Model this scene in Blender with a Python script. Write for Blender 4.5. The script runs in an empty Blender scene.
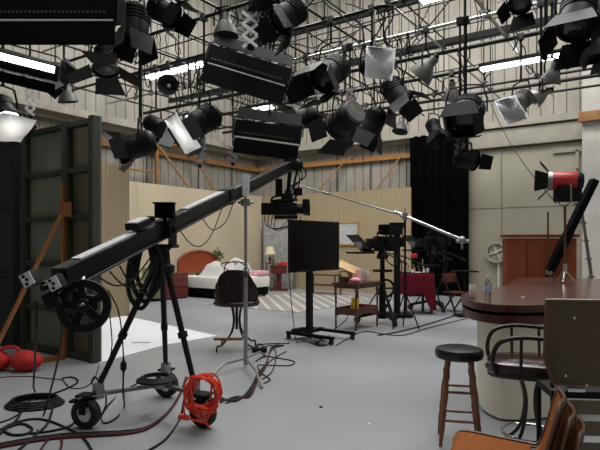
import bpy, bmesh, math, random
from mathutils import Vector, Matrix, Quaternion
random.seed(7)
PI = math.pi
COL = bpy.context.scene.collection
V = Vector

# ---------------------------------------------------------------- place frame
CAM, FPX, HY = 1.6, 540.0, 243.0
TH = math.radians(34.3)
fw = V((-math.sin(TH), math.cos(TH), 0)); rt = V((math.cos(TH), math.sin(TH), 0))
def CR(lat, d, z=0.0):                     # metres right of / ahead of the standpoint
    p = fw*d + rt*lat; return V((p.x, p.y, z))
def P(px, py, d): return CR((px-300)/FPX*d, d, CAM+(HY-py)/FPX*d)
def G(px, py, z=0.0):
    d = FPX*(CAM-z)/(py-HY); return CR((px-300)/FPX*d, d, z)
def dY(px, Y): return Y/(fw.y + rt.y*(px-300)/FPX)      # depth of the pipe line at Y
def dX(px, X): return X/(fw.x + rt.x*(px-300)/FPX)
def cdir(r, a, u): return (rt*r + fw*a + V((0, 0, u))).normalized()

# ---------------------------------------------------------------- materials
def lin(c):
    c = c/255.0
    return c/12.92 if c <= .04045 else ((c+.055)/1.055)**2.4
def L3(rgb): return (lin(rgb[0]), lin(rgb[1]), lin(rgb[2]), 1)
def nd(nt, t, **k):
    n = nt.nodes.new(t)
    for a, b in k.items(): setattr(n, a, b)
    return n
def mat(name, rgb, rough=.6, metal=0, var=.12, scale=6, bump=0, stretch=None, spec=None, rgb2=None, coat=0):
    m = bpy.data.materials.new(name); m.use_nodes = True
    nt = m.node_tree; b = nt.nodes['Principled BSDF']
    tc = nd(nt, 'ShaderNodeTexCoord'); mp = nd(nt, 'ShaderNodeMapping')
    mp.inputs['Scale'].default_value = stretch or (1, 1, 1)
    nz = nd(nt, 'ShaderNodeTexNoise'); nz.inputs['Scale'].default_value = scale; nz.inputs['Detail'].default_value = 5
    mx = nd(nt, 'ShaderNodeMix', data_type='RGBA')
    a = L3(rgb); 
    if rgb2: c1, c2 = a, L3(rgb2)
    else:
        c1 = tuple(x*(1-var) for x in a[:3])+(1,); c2 = tuple(min(1, x*(1+var)) for x in a[:3])+(1,)
    mx.inputs[6].default_value = c1; mx.inputs[7].default_value = c2
    rp = nd(nt, 'ShaderNodeMapRange'); rp.inputs[1].default_value = .3; rp.inputs[2].default_value = .7
    nt.links.new(tc.outputs['Object'], mp.inputs[0]); nt.links.new(mp.outputs[0], nz.inputs['Vector'])
    nt.links.new(nz.outputs[0], rp.inputs[0]); nt.links.new(rp.outputs[0], mx.inputs[0])
    nt.links.new(mx.outputs[2], b.inputs['Base Color'])
    b.inputs['Roughness'].default_value = rough; b.inputs['Metallic'].default_value = metal
    if spec is not None: b.inputs['Specular IOR Level'].default_value = spec
    if coat: b.inputs['Coat Weight'].default_value = coat; b.inputs['Coat Roughness'].default_value = .15
    if bump:
        bp = nd(nt, 'ShaderNodeBump'); bp.inputs['Strength'].default_value = bump; bp.inputs['Distance'].default_value = .01
        nt.links.new(nz.outputs[0], bp.inputs['Height']); nt.links.new(bp.outputs[0], b.inputs['Normal'])
    return m
def emit(name, rgb, st):
    m = bpy.data.materials.new(name); m.use_nodes = True
    b = m.node_tree.nodes['Principled BSDF']
    b.inputs['Base Color'].default_value = L3(rgb); b.inputs['Emission Color'].default_value = L3(rgb)
    b.inputs['Emission Strength'].default_value = st
    return m
def stripes(name, rgb, rgb2, axis, period, width, rough=.7, blur=.1, noise=.12, holes=None, angle=None):
    """vertical board joints / stripes across an object-space axis, with mottling"""
    m = bpy.data.materials.new(name); m.use_nodes = True
    nt = m.node_tree; b = nt.nodes['Principled BSDF']; lk = nt.links.new
    tc = nd(nt, 'ShaderNodeTexCoord'); sp = nd(nt, 'ShaderNodeSeparateXYZ')
    if angle is not None:
        mp = nd(nt, 'ShaderNodeMapping'); mp.inputs['Rotation'].default_value = (0, 0, angle)
        lk(tc.outputs['Object'], mp.inputs[0]); lk(mp.outputs[0], sp.inputs[0])
    else: lk(tc.outputs['Object'], sp.inputs[0])
    def M(op, a, bb=None):
        n = nd(nt, 'ShaderNodeMath', operation=op)
        for i, v in enumerate((a, bb)):
            if v is None: continue
            if isinstance(v, (int, float)): n.inputs[i].default_value = v
            else: lk(v, n.inputs[i])
        return n.outputs[0]
    def tri(src, per):                       # 0 at the joint, .5 between
        f = M('FRACT', M('DIVIDE', src, per)); return M('ABSOLUTE', M('SUBTRACT', f, .5))
    t = tri(sp.outputs[axis], period)
    mr = nd(nt, 'ShaderNodeMapRange'); mr.inputs[1].default_value = .5-width; mr.inputs[2].default_value = .5-width*(1-blur)
    lk(t, mr.inputs[0]); fac = mr.outputs[0]
    if holes:
        h = tri(sp.outputs[2], holes[0]); t2 = tri(sp.outputs[axis], holes[1])
        dx = M('MULTIPLY', M('SUBTRACT', .5, h), holes[0]); dz = M('MULTIPLY', M('SUBTRACT', .5, t2), holes[1])
        rr = M('SQRT', M('ADD', M('MULTIPLY', dx, dx), M('MULTIPLY', dz, dz)))
        fac = M('MAXIMUM', fac, M('LESS_THAN', rr, holes[2]))
    nz = nd(nt, 'ShaderNodeTexNoise'); nz.inputs['Scale'].default_value = 1.7; nz.inputs['Detail'].default_value = 7; nz.inputs['Roughness'].default_value = .65
    mp2 = nd(nt, 'ShaderNodeMapping'); mp2.inputs['Scale'].default_value = (1, 1, .35)
    lk(tc.outputs['Object'], mp2.inputs[0]); lk(mp2.outputs[0], nz.inputs['Vector'])
    mx = nd(nt, 'ShaderNodeMix', data_type='RGBA'); mx.inputs[6].default_value = L3(rgb); mx.inputs[7].default_value = L3(rgb2); lk(fac, mx.inputs[0])
    hs = nd(nt, 'ShaderNodeHueSaturation'); lk(mx.outputs[2], hs.inputs['Color'])
    m2 = nd(nt, 'ShaderNodeMapRange'); m2.inputs[1].default_value = .3; m2.inputs[2].default_value = .7
    m2.inputs[3].default_value = 1-noise; m2.inputs[4].default_value = 1+noise; lk(nz.outputs[0], m2.inputs[0]); lk(m2.outputs[0], hs.inputs['Value'])
    lk(hs.outputs[0], b.inputs['Base Color']); b.inputs['Roughness'].default_value = rough
    bp = nd(nt, 'ShaderNodeBump', invert=True); bp.inputs['Strength'].default_value = .3; bp.inputs['Distance'].default_value = .01
    lk(fac, bp.inputs['Height']); lk(bp.outputs[0], b.inputs['Normal'])
    return m
def glass(name, rgb, rough=.03, trans=.9):
    m = mat(name, rgb, rough, var=.02)
    m.node_tree.nodes['Principled BSDF'].inputs['Transmission Weight'].default_value = trans
    return m

M = {}
M['floor'] = mat('floor_paint', (146, 149, 153), .36, var=.07, scale=.9, rgb2=None)
M['conc_x'] = stripes('board_concrete_back', (146, 141, 131), (84, 80, 73), 0, .33, .045, holes=(.85, .66, .04), noise=.2)
M['conc_y'] = stripes('board_concrete_left', (142, 138, 129), (82, 79, 73), 1, .33, .045, holes=(.85, .66, .04), noise=.2)
M['conc'] = mat('plain_concrete', (150, 146, 134), .8, var=.12, scale=2)
M['ceil'] = mat('ceiling_paint', (120, 118, 112), .9)
M['door'] = mat('door_paint', (138, 134, 117), .6, var=.09, scale=1.3)
M['pier'] = mat('pier_paint', (170, 168, 162), .7, var=.1, scale=2)
M['flat_y'] = stripes('striped_wallpaper_left', (191, 179, 153), (185, 172, 146), 0, .1, .3, noise=.03, blur=.5)  # same stripe pattern as the back wallpaper, in a lighter tone
M['flat_x'] = stripes('striped_wallpaper_back', (164, 149, 119), (158, 142, 113), 0, .1, .3, noise=.03, blur=.5)  # the stripes again, a tone darker than on the left
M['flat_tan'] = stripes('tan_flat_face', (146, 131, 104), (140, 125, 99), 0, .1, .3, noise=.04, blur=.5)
M['green_frame'] = mat('flat_frame_green', (54, 55, 47), .7, scale=4)
M['green_panel'] = mat('flat_panel_green', (122, 130, 117), .75, scale=2)
M['taupe_panel'] = mat('flat_panel_taupe', (112, 107, 92), .75, scale=2)
M['navy'] = mat('flat_navy', (38, 44, 54), .7, scale=3)
M['navy2'] = mat('flat_navy_frame', (24, 27, 33), .7, scale=3)
M['pine'] = mat('raw_pine', (150, 100, 58), .6, var=.2, scale=5, stretch=(6, 6, .6))
M['brownpine'] = mat('stained_pine', (140, 84, 48), .6, var=.2, scale=5, stretch=(6, 6, .6))
M['rail'] = mat('wall_rail_wood', (146, 104, 60), .6, var=.15, scale=4)
M['black'] = mat('black_paint', (12, 12, 13), .5, var=.15, spec=.2)
M['flag'] = mat('black_flag_sheet', (9, 9, 10), .7, var=.1, spec=.1)
M['lit'] = emit('lit_lamp_lens', (255, 250, 240), 5)
M['satin'] = mat('black_satin_metal', (11, 11, 12), .33, var=.1, spec=.28)
M['matte'] = mat('black_matte_cloth', (7, 7, 8), .95, var=.2, spec=.1)
M['rubber'] = mat('rubber', (20, 20, 20), .7, var=.1)
M['pipe'] = mat('grid_pipe_steel', (30, 29, 28), .4, .4, var=.25, scale=3)
M['bright_pipe'] = mat('galvanized_pipe', (190, 190, 188), .32, .9, var=.1)
M['steel'] = mat('dull_steel', (150, 150, 150), .4, .8, var=.12)
M['chrome'] = mat('chrome', (205, 205, 205), .14, 1, var=.03)
M['grey'] = mat('grey_fixture_paint', (64, 62, 59), .5, var=.12)
M['alu'] = mat('spun_aluminium', (120, 118, 114), .35, .7, var=.1)
M['lens'] = mat('fresnel_lens', (34, 36, 38), .15, var=.1, scale=30)
M['tube'] = mat('painted_slit_light', (220, 220, 220), .3, var=.03)
M['gel'] = mat('white_diffusion_gel', (232, 234, 236), .35, var=.05)
_nt = M['gel'].node_tree; _tr = nd(_nt, 'ShaderNodeBsdfTranslucent'); _tr.inputs[0].default_value = (.9, .9, .92, 1)
_mx = nd(_nt, 'ShaderNodeMixShader'); _mx.inputs[0].default_value = .75
_nt.links.new(_nt.nodes['Principled BSDF'].outputs[0], _mx.inputs[1]); _nt.links.new(_tr.outputs[0], _mx.inputs[2]); _nt.links.new(_mx.outputs[0], _nt.nodes['Material Output'].inputs[0])
M['fluo'] = emit('lit_fluorescent_tube', (240, 244, 255), 14)
M['red'] = mat('red_lamp_paint', (168, 34, 40), .35, var=.1)
M['redcord'] = mat('red_orange_cord', (214, 62, 36), .45, var=.08)
M['redbag'] = mat('red_sandbag_cloth', (178, 34, 28), .75, var=.18, scale=12, bump=.3)
M['paper'] = mat('white_floor_cloth', (226, 228, 232), .6, var=.03, scale=2)
M['white'] = mat('white_bedding', (236, 234, 232), .85, var=.03, bump=.2)
M['headboard'] = mat('headboard_wood', (138, 62, 34), .4, var=.18, scale=4, stretch=(1, 3, 8))
M['cherry'] = mat('cherry_wood', (96, 40, 34), .4, var=.15, scale=4)
M['olive'] = mat('olive_upholstery', (108, 108, 84), .85, var=.12, scale=14, bump=.2)
M['cream'] = mat('cream_shade', (226, 214, 180), .8, var=.03)
M['greywall'] = mat('grey_floral_panel', (132, 132, 134), .7, scale=9, rgb2=(176, 176, 176))
M['rug'] = stripes('rug_weave', (138, 136, 132), (178, 175, 168), 0, .30, .17, rough=.95, blur=.3, noise=.05, angle=math.radians(-44))
M['wood'] = mat('dark_walnut', (78, 44, 28), .38, var=.2, scale=4, stretch=(2, 8, 2))
M['barwood'] = mat('bar_mahogany', (74, 44, 38), .26, var=.16, scale=3, stretch=(1, 6, 1), coat=.25)
M['baredge'] = mat('bar_edge_mahogany', (72, 30, 26), .3, var=.16, scale=3)
M['cabinet'] = mat('red_brown_cabinet', (124, 58, 30), .4, var=.12, scale=3, stretch=(1, 1, .3))
M['barbase'] = mat('cream_bar_front', (232, 228, 212), .6, var=.04, scale=2)
M['vinyl'] = mat('brown_vinyl', (44, 28, 25), .22, var=.12, scale=10, bump=.15)
M['brownmetal'] = mat('dark_brown_metal', (44, 34, 31), .32, .3, var=.15)
M['orange'] = mat('orange_upholstery', (172, 98, 34), .8, var=.1, scale=30, bump=.2)
M['shell'] = mat('brown_plastic_shell', (92, 66, 52), .35, var=.08)
M['taupe'] = mat('taupe_laminate', (102, 90, 76), .42, var=.07, scale=4)
M['oak'] = mat('worn_stool_wood', (120, 72, 42), .45, var=.3, scale=9)
M['seatblack'] = mat('black_seat_vinyl', (22, 23, 25), .28, var=.1)
M['maroon'] = mat('crimson_tablecloth', (140, 20, 52), .75, var=.12, scale=8)
M['pink'] = mat('pink_card', (226, 138, 160), .5, var=.05)
M['pinkgrey'] = mat('printed_pink_box', (226, 150, 168), .5, scale=20, rgb2=(236, 200, 206))
M['tan'] = mat('tan_board', (214, 178, 128), .6, var=.06)
M['yellow'] = mat('yellow_packet', (226, 178, 44), .5, var=.08)
M['leaf'] = mat('artificial_leaves', (70, 84, 44), .7, var=.3, scale=30)
M['flower'] = mat('red_petals', (206, 34, 34), .6, var=.15)
M['clear'] = glass('clear_glass', (240, 246, 248), .03, 1)
M['clear'].node_tree.nodes['Principled BSDF'].inputs['IOR'].default_value = 1.12
M['bluelabel'] = mat('blue_bottle_label', (90, 150, 200), .4, scale=25, rgb2=(190, 218, 234))
M['can'] = mat('can_metal', (216, 202, 202), .35, 0, var=.15, scale=18)
M['screen'] = mat('screen_glass', (7, 7, 8), .2, var=.05, spec=.25)
M['paint'] = mat('pale_landscape_canvas', (150, 160, 172), .6, scale=7, rgb2=(206, 204, 198), stretch=(1, 1, 4))
M['frame'] = mat('picture_frame_wood', (176, 146, 98), .5)
M['prompt'] = mat('prompter_glass', (96, 106, 116), .12, var=.1)
M['zinc'] = mat('bright_zinc', (238, 238, 236), .3, .1, var=.05)
M['brass'] = mat('rusty_pole', (98, 66, 52), .5, .4, var=.25)
M['whitep'] = mat('white_plastic', (230, 230, 228), .4, var=.03)
M['cable'] = mat('black_cable', (15, 15, 16), .6, var=.1, spec=.25)
M['greycable'] = mat('grey_cable', (40, 39, 40), .6, var=.1, spec=.25)
M['maroonc'] = mat('dark_red_cable', (74, 20, 24), .6, var=.1, spec=.25)
M['silverbox'] = mat('silver_control_panel', (206, 208, 212), .35, .1, var=.15, scale=20)

# ---------------------------------------------------------------- mesh builder
WM = {}
class MB:
    def __init__(s): s.bm = bmesh.new(); s.mi = 0
    def _faces(s, vs):
        return vs
    def box(s, c, sz, R=None, bev=0):
        m = Matrix.Translation(V(c)) @ (R.to_4x4() if R else Matrix()) @ Matrix.Diagonal((sz[0], sz[1], sz[2], 1))
        r = bmesh.ops.create_cube(s.bm, size=1, matrix=m)
        if bev:
            es = list({e for v in r['verts'] for e in v.link_edges})
            bmesh.ops.bevel(s.bm, geom=es, offset=bev, segments=2, profile=.7, affect='EDGES')
        return s
    def bar(s, a, b, w, h, up=V((0, 0, 1)), bev=0):
        a, b = V(a), V(b); z = (b-a); l = z.length; z.normalize()
        if abs(z.dot(up)) > .98: up = V((1, 0, 0))
        x = up.cross(z).normalized(); y = z.cross(x)
        R = Matrix((x, y, z)).transposed()
        return s.box((a+b)/2, (w, h, l), R, bev)
    def ring(s, c, x, y, r, n):
        return [s.bm.verts.new(c + x*(r*math.cos(2*PI*i/n)) + y*(r*math.sin(2*PI*i/n))) for i in range(n)]
    def skin(s, rings, closed=False, caps=True):
        k = len(rings)
        for i in range(k if closed else k-1):
            A, B = rings[i], rings[(i+1) % k]; n = len(A)
            for j in range(n): s.bm.faces.new((A[j], A[(j+1) % n], B[(j+1) % n], B[j]))
        if caps and not closed:
            if len(rings[0]) > 2: s.bm.faces.new(list(reversed(rings[0]))); s.bm.faces.new(rings[-1])
        return s
    def path(s, pts, r, n=8, closed=False):
        pts = [V(p) for p in pts]; k = len(pts)
        rad = r if isinstance(r, (list, tuple)) else [r]*k
        def tan(i):
            if closed: return (pts[(i+1) % k]-pts[i-1]).normalized()
            return (pts[min(i+1, k-1)]-pts[max(i-1, 0)]).normalized()
        t = tan(0); u = V((0, 0, 1)) if abs(t.z) < .9 else V((1, 0, 0))
        x = t.cross(u).normalized(); rings = []
        for i in range(k):
            t2 = tan(i); x = (x - t2*x.dot(t2))
            if x.length < 1e-6: x = t2.orthogonal()
            x.normalize(); y = t2.cross(x); rings.append(s.ring(pts[i], x, y, rad[i], n))
        return s.skin(rings, closed)
    def tube(s, a, b, r, r2=None, n=12): return s.path([a, b], [r, r if r2 is None else r2], n)
    def lathe(s, prof, n=24, mx=None, caps=True):
        mx = mx or Matrix(); rings = []
        for r, z in prof:
            rings.append([s.bm.verts.new(mx @ V((max(r, 1e-4)*math.cos(2*PI*i/n), max(r, 1e-4)*math.sin(2*PI*i/n), z))) for i in range(n)])
        return s.skin(rings, False, caps)
    def prism(s, poly, z0, z1, mx=None):
        mx = mx or Matrix()
        A = [s.bm.verts.new(mx @ V((p[0], p[1], z0))) for p in poly]; B = [s.bm.verts.new(mx @ V((p[0], p[1], z1))) for p in poly]
        return s.skin([A, B])
    def ball(s, c, r, sc=(1, 1, 1), R=None, n=16):
        m = Matrix.Translation(V(c)) @ (R.to_4x4() if R else Matrix()) @ Matrix.Diagonal((sc[0]*r, sc[1]*r, sc[2]*r, 1))
        bmesh.ops.create_uvsphere(s.bm, u_segments=n, v_segments=max(6, n//2), radius=1, matrix=m); return s
    def grid(s, fn, nu, nv, thick=0):
        top = [[s.bm.verts.new(fn(i/nu, j/nv)) for j in range(nv+1)] for i in range(nu+1)]
        fs = []
        for i in range(nu):
            for j in range(nv): fs.append(s.bm.faces.new((top[i][j], top[i+1][j], top[i+1][j+1], top[i][j+1])))
        if thick: bmesh.ops.solidify(s.bm, geom=fs, thickness=thick)
        return s
    def build(s, name, m, parent=None, ws=False, label=None, sharp=40, origin=None):
        bm = s.bm
        if ws and parent is not None: bmesh.ops.transform(bm, matrix=WM[parent].inverted(), verts=bm.verts)
        if origin is not None: bmesh.ops.translate(bm, vec=-V(origin), verts=bm.verts)
        bmesh.ops.recalc_face_normals(bm, faces=bm.faces)
        me = bpy.data.meshes.new(name); bm.to_mesh(me); bm.free()
        for p in me.polygons: p.use_smooth = True
        me.set_sharp_from_angle(angle=math.radians(sharp))
        me.materials.append(m if not isinstance(m, str) else M[m])
        o = bpy.data.objects.new(name, me); COL.objects.link(o)
        if parent is not None: o.parent = parent; WM[o] = WM[parent]
        elif origin is not None: o.location = origin; WM[o] = Matrix.Translation(V(origin))
        else: WM[o] = Matrix()
        if label: o['label'] = label
        return o
def tag(o, label, cat, group=None):
    o['label'] = label; o['category'] = cat
    if group: o['group'] = group
    return o
def thing(name, label, cat, loc=(0, 0, 0), rz=0, group=None):
    o = bpy.data.objects.new(name, None); COL.objects.link(o); o.empty_display_size = .1
    o.location = loc; o.rotation_euler = (0, 0, rz); WM[o] = Matrix.Translation(V(loc)) @ Matrix.Rotation(rz, 4, 'Z')
    return tag(o, label, cat, group)
def single(name, mb, m, label, cat, group=None, origin=None, sharp=40):
    if origin is None:
        vs = [v.co for v in mb.bm.verts]; n = len(vs); c = sum(vs, V())/n; origin = V((c.x, c.y, min(v.z for v in vs)))
    return tag(mb.build(name, m, origin=origin, sharp=sharp), label, cat, group)
def struct(name, mb, m):
    o = mb.build(name, m); o['kind'] = 'structure'; return o
def smooth(pts, k=6, closed=False):
    pts = [V(p) for p in pts]; n = len(pts); out = []
    rng = n if closed else n-1
    for i in range(rng):
        if closed: a, b, c, d = pts[i-1], pts[i], pts[(i+1) % n], pts[(i+2) % n]
        else: a, b, c, d = pts[max(i-1, 0)], pts[i], pts[i+1], pts[min(i+2, n-1)]
        for j in range(k):
            t = j/k; out.append(.5*((2*b)+(-a+c)*t+(2*a-5*b+4*c-d)*t*t+(-a+3*b-3*c+d)*t**3))
    if not closed: out.append(pts[-1])
    return out
def zrot(a): return Matrix.Rotation(a, 4, 'Z')
def frame(o, x, y, z):
    m = Matrix((x, y, z)).transposed().to_4x4(); m.translation = o; return m
def aimM(pos, d):
    m = V(d).to_track_quat('Z', 'Y').to_matrix().to_4x4(); m.translation = pos; return m

# ================================================================ SETTING
XL, YB = -13.2, 16.4
XR, YF, ZC = 4.5, -4.5, 12.5
struct('floor', MB().box(((XL+XR)/2, (YB+YF)/2, -.1), (XR-XL+.6, YB-YF+.6, .2)), 'floor')
struct('wall_left', MB().box((XL-.15, (YB+YF)/2, ZC/2), (.3, YB-YF+.6, ZC)), 'conc_y')
struct('wall_back', MB().box(((XL+XR)/2, YB+.15, ZC/2), (XR-XL, .3, ZC)), 'conc_x')
struct('wall_right', MB().box((XR+.15, (YB+YF)/2, ZC/2), (.3, YB-YF+.6, ZC)), 'conc_y')
struct('wall_front', MB().box(((XL+XR)/2, YF-.15, ZC/2), (XR-XL, .3, ZC)), 'conc_x')
struct('ceiling', MB().box(((XL+XR)/2, (YB+YF)/2, ZC+.1), (XR-XL+.6, YB-YF+.6, .2)), 'ceil')
# concrete ledges running round the room above the set
struct('trim_1', MB().box((XL+.22, (YB+YF)/2, 5.02), (.44, YB-YF, .2)).box((XL+.1, (YB+YF)/2, 4.86), (.2, YB-YF, .14)), 'conc')
struct('trim_2', MB().box(((XL+XR)/2, YB-.2, 5.0), (XR-XL, .4, .18)).box(((XL+XR)/2, YB-.08, 4.86), (XR-XL, .16, .14)), 'conc')
# wooden rails bolted to the walls
struct('trim_3', MB().box((XL+.06, 7.0, 4.42), (.12, 18.6, .16)), 'rail')
struct('trim_4', MB().box((-9.9, YB-.06, 4.42), (6.4, .12, .16)), 'rail')
# big painted sliding door with lintel
dr = MB().box((-3.42, YB-.1, 2.17), (3.05, .16, 4.34), bev=.02)
door = struct('door_1', dr, 'door')
db = MB()
for x in (-4.02,): db.box((x, YB-.2, 2.17), (.05, .04, 4.3))
db.box((-3.42, YB-.185, 2.63), (3.0, .02, .02))
o = db.build('door_batten', 'door', door)
struct('trim_5', MB().box((-3.42, YB-.16, 4.62), (3.2, .32, .5), bev=.02), 'conc')
struct('trim_6', MB().box((-2.25, YB-.22, 4.12), (.75, .06, .12)).box((-2.02, YB-.22, 3.85), (.08, .06, .5)), 'door')
struct('wall_pier', MB().box((-1.2, YB-.35, 3.1), (1.3, .7, 6.2), bev=.02), 'pier')
struct('trim_7', MB().box((-1.2, YB-.78, 4.85), (1.45, .16, .24)), 'rail')
struct('trim_8', MB().box((XL+.25, 4.6, 4.0), (.4, 3.0, 1.0)).box((XL+.5, 4.6, 4.5), (.2, 3.2, .08)), 'black')
# vertical conduits and dark seams on the concrete
cd = MB()
for x in (-11.6, -9.6, -8.3, -7.0): cd.tube((x, YB-.03, .1), (x, YB-.03, 4.85), .02, n=8)
for y in (14.9, 13.2, 11.0, 9.3): cd.tube((XL+.03, y, .1), (XL+.03, y, 4.85), .02, n=8)
struct('trim_9', cd, 'grey')

# ================================================================ SCENERY FLATS
def flat(label, x0, y0, x1, y1, h, m, side, frame_m='pine', group='wallpapered scenery flats of the bedroom set'):
    a, b = V((x0, y0, 0)), V((x1, y1, 0)); l = (b-a).length; u = (b-a)/l
    rz = math.atan2(u.y, u.x)
    t = thing('scenery_flat', label, 'scenery flat', ((x0+x1)/2, (y0+y1)/2, 0), rz, group)
    # local x along flat, face on side*-y ; keep object coords in world so the stripes run on
    f = MB().box((0, 0, h/2), (l-.006, .02, h)); f.build('face_panel', m, t)
    g = MB()
    for x in (-l/2+.05, 0, l/2-.05): g.box((x, side*.05, h/2), (.09, .06, h))
    for z in (.05, h/2, h-.05): g.box((0, side*.05, z), (l-.2, .055, .09))
    g.build('timber_frame', frame_m, t)
    return t
ys = [7.0, 9.85, 12.7, 15.48]
nm = ['nearest the olive armchair', 'behind the wooden headboard', 'meeting the room corner']
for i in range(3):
    flat('lighter striped scenery flat on the left side, '+nm[i], -12.25, ys[i], -12.25, ys[i+1], 3.3, 'flat_y', 1)
xs = [-12.2, -10.3, -8.4, -6.48]
nm = ['in the corner behind the small lamp', 'middle one, behind the wall monitor', 'with framed picture beside the black curtain']
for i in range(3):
    flat('darker striped scenery flat on the back side, '+nm[i], xs[i], 15.5, xs[i+1], 15.5, 3.3, 'flat_x', 1)
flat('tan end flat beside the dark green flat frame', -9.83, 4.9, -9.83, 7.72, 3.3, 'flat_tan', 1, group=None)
# dark green flat seen from behind
def back_flat(label, x0, x1, y, h, panels, fm, cols, rows):
    t = thing('scenery_flat', label, 'scenery flat', ((x0+x1)/2, y, 0), 0)
    w = x1-x0
    for k in range(len(cols)-1):
        a, b = cols[k], cols[k+1]
        MB().box(((a+b)/2*w-w/2, .07, h/2), ((b-a)*w, .02, h)).build('canvas_panel', panels[k], t)
    for c in cols:
        x = min(max(c*w-w/2, -w/2+.05), w/2-.05)
        MB().box((x, 0, h/2), (.1, .12, h), bev=.004).build('stile', fm, t)
    for z in rows: MB().box((0, .012, z), (w-.02, .088, .07), bev=.003).build('rail', fm, t)
    return t
back_flat('dark green scenery flat seen from behind with timber frame', -8.12, -6.3, 4.42, 3.3, ['green_panel', 'taupe_panel'], 'green_frame', [0, .63, 1], [.05, .65, 1.3, 1.95, 2.6, 3.24])
back_flat('navy black scenery flat at the left edge of the view', -10.6, -8.16, 4.35, 3.3, ['navy', 'navy'], 'navy2', [0, .5, 1], [.05, 1.1, 2.2, 3.2])
# jack brace propping the green flat
b0 = G(66, 359); b0.y = min(b0.y, 4.3); b1 = G(-14, 372)
t = thing('stage_brace', 'brown wooden stage brace propping the dark green flat', 'brace', b0)
up = V((0, 0, 1))
MB().bar(b0+up*.0, b0+up*2.42, .1, .03, up=rt).build('upright', 'brownpine', t, ws=True)
MB().bar(b0+up*.035+(b1-b0)*.02, b1+up*.035, .03, .07).build('floor_plank', 'brownpine', t, ws=True)
MB().bar(b0+up*2.02+(b1-b0)*.02, b1+up*.05, .08, .03).build('diagonal_plank', 'pine', t, ws=True)
MB().box(b0+up*2.06-fw*.03+rt*.04, (.16, .012, .2), Matrix.Rotation(TH, 3, 'Z')).build('corner_plate', 'brownpine', t, ws=True)
# wooden braces from wall rails down to flats
def brace(a, b, label):
    single('wall_brace', MB().bar(a, b, .09, .04), 'rail', label, 'brace', 'diagonal braces behind the flats')
brace(V((-9.25, YB-.12, 4.42)), V((-10.35, 15.62, 3.0)), 'brown diagonal timber brace from back rail, left one above the monitor')
brace(V((-7.15, YB-.12, 4.42)), V((-7.95, 15.62, 3.0)), 'brown diagonal timber brace from back rail, nearer the black curtain')
t = thing('timber_frame', 'orange timber frame with two sloping struts behind left flats', 'frame', (XL+.3, 12.0, 3.0))
MB().bar((XL+.3, 11.15, 2.6), (XL+.3, 11.15, 4.62), .09, .06).build('post', 'rail', t, ws=True)
MB().path(smooth([(XL+.3, 11.11, 4.45), (XL+.3, 11.25, 4.62), (XL+.3, 11.55, 4.68), (XL+.3, 12.9, 4.68)]), .05, 8).build('top_rail', 'rail', t, ws=True)
MB().bar((XL+.3, 11.25, 4.55), (-12.35, 12.2, 3.1), .08, .05).build('strut', 'rail', t, ws=True)
MB().bar((XL+.3, 12.6, 4.6), (-12.35, 13.3, 3.1), .08, .05).build('strut', 'rail', t, ws=True)
MB().bar((XL+.3, 9.6, 3.75), (XL+.3, 11.15, 3.75), .08, .05).build('cross_rail', 'rail', t, ws=True)

# black curtain
def curt(u, v):
    x = -6.72+1.84*u; w = .07*math.sin(u*46)+.03*math.sin(u*17+1)
    return V((x, 15.98+w*(.6+.4*(1-v)), .03+4.9*v))
single('stage_curtain', MB().grid(curt, 150, 6, .008), 'matte', 'tall pleated black stage curtain against the back wall', 'curtain')

# ================================================================ LIGHTING GRID
ZG = 5.4
ORD = ['first', 'second', 'third', 'fourth', 'fifth', 'sixth', 'seventh', 'eighth', 'ninth', 'tenth', 'eleventh', 'twelfth', 'thirteenth']
GY = [14.8, 13.9, 13.3, 11.9, 10.5, 9.2, 7.9, 6.6, 5.2, 3.8]
for i, y in enumerate(GY):
    br = 9.2 == y or y == 7.9
    r = .045 if y in (10.5, 11.9, 13.9) else .03
    single('grid_pipe', MB().tube((-12.7, y, ZG), (3.6, y, ZG), r, n=10), 'bright_pipe' if y == 9.2 else 'pipe',
           'grid pipe parallel to the back wall, %s counting from that wall' % ORD[i], 'pipe', 'lighting grid pipes along the room')
GX = [-1.3, -2.5, -3.7, -4.9, -6.1, -7.3, -8.5, -9.7, -10.9, -12.1]
for i, x in enumerate(GX):
    single('grid_pipe', MB().tube((x, 2.6, ZG+.052), (x, 15.6, ZG+.052), .022, n=10), 'bright_pipe' if x in (-3.7, -2.5) else 'pipe',
           'grid pipe running away to the back wall, %s counting from the right' % ORD[i], 'pipe', 'lighting grid pipes across the room')
k = 0
for x in (-1.3, -2.5, -3.7, -4.9, -6.1, -7.3, -8.5, -9.7, -10.9):
    for y in (6.6, 7.9, 9.2, 10.5, 13.3, 13.9):
        single('grid_hanger', MB().tube((x, y+.03, ZG+.03), (x, y+.03, ZC), .016, n=8).box((x, y+.03, ZG+.03), (.1, .07, .12)), 'pipe',
               'thin dark vertical rod hanging the lighting grid from the ceiling', 'rod', 'ceiling rods of the lighting grid')
# second, higher layer of crossed raceways
for i, (y, z) in enumerate([(12.6, 6.35), (10.0, 6.35), (11.3, 5.9)]):
    single('cable_raceway', MB().box((-4.5, y, z), (16, .1, .12)).tube((-9, y, z), (-9, y, ZC-.04), .012, n=6).tube((-1, y, z), (-1, y, ZC-.04), .012, n=6), 'pipe', 'dark long cable raceway above the grid, %s from the back wall' % ['first', 'third', 'second'][i], 'raceway')

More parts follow.
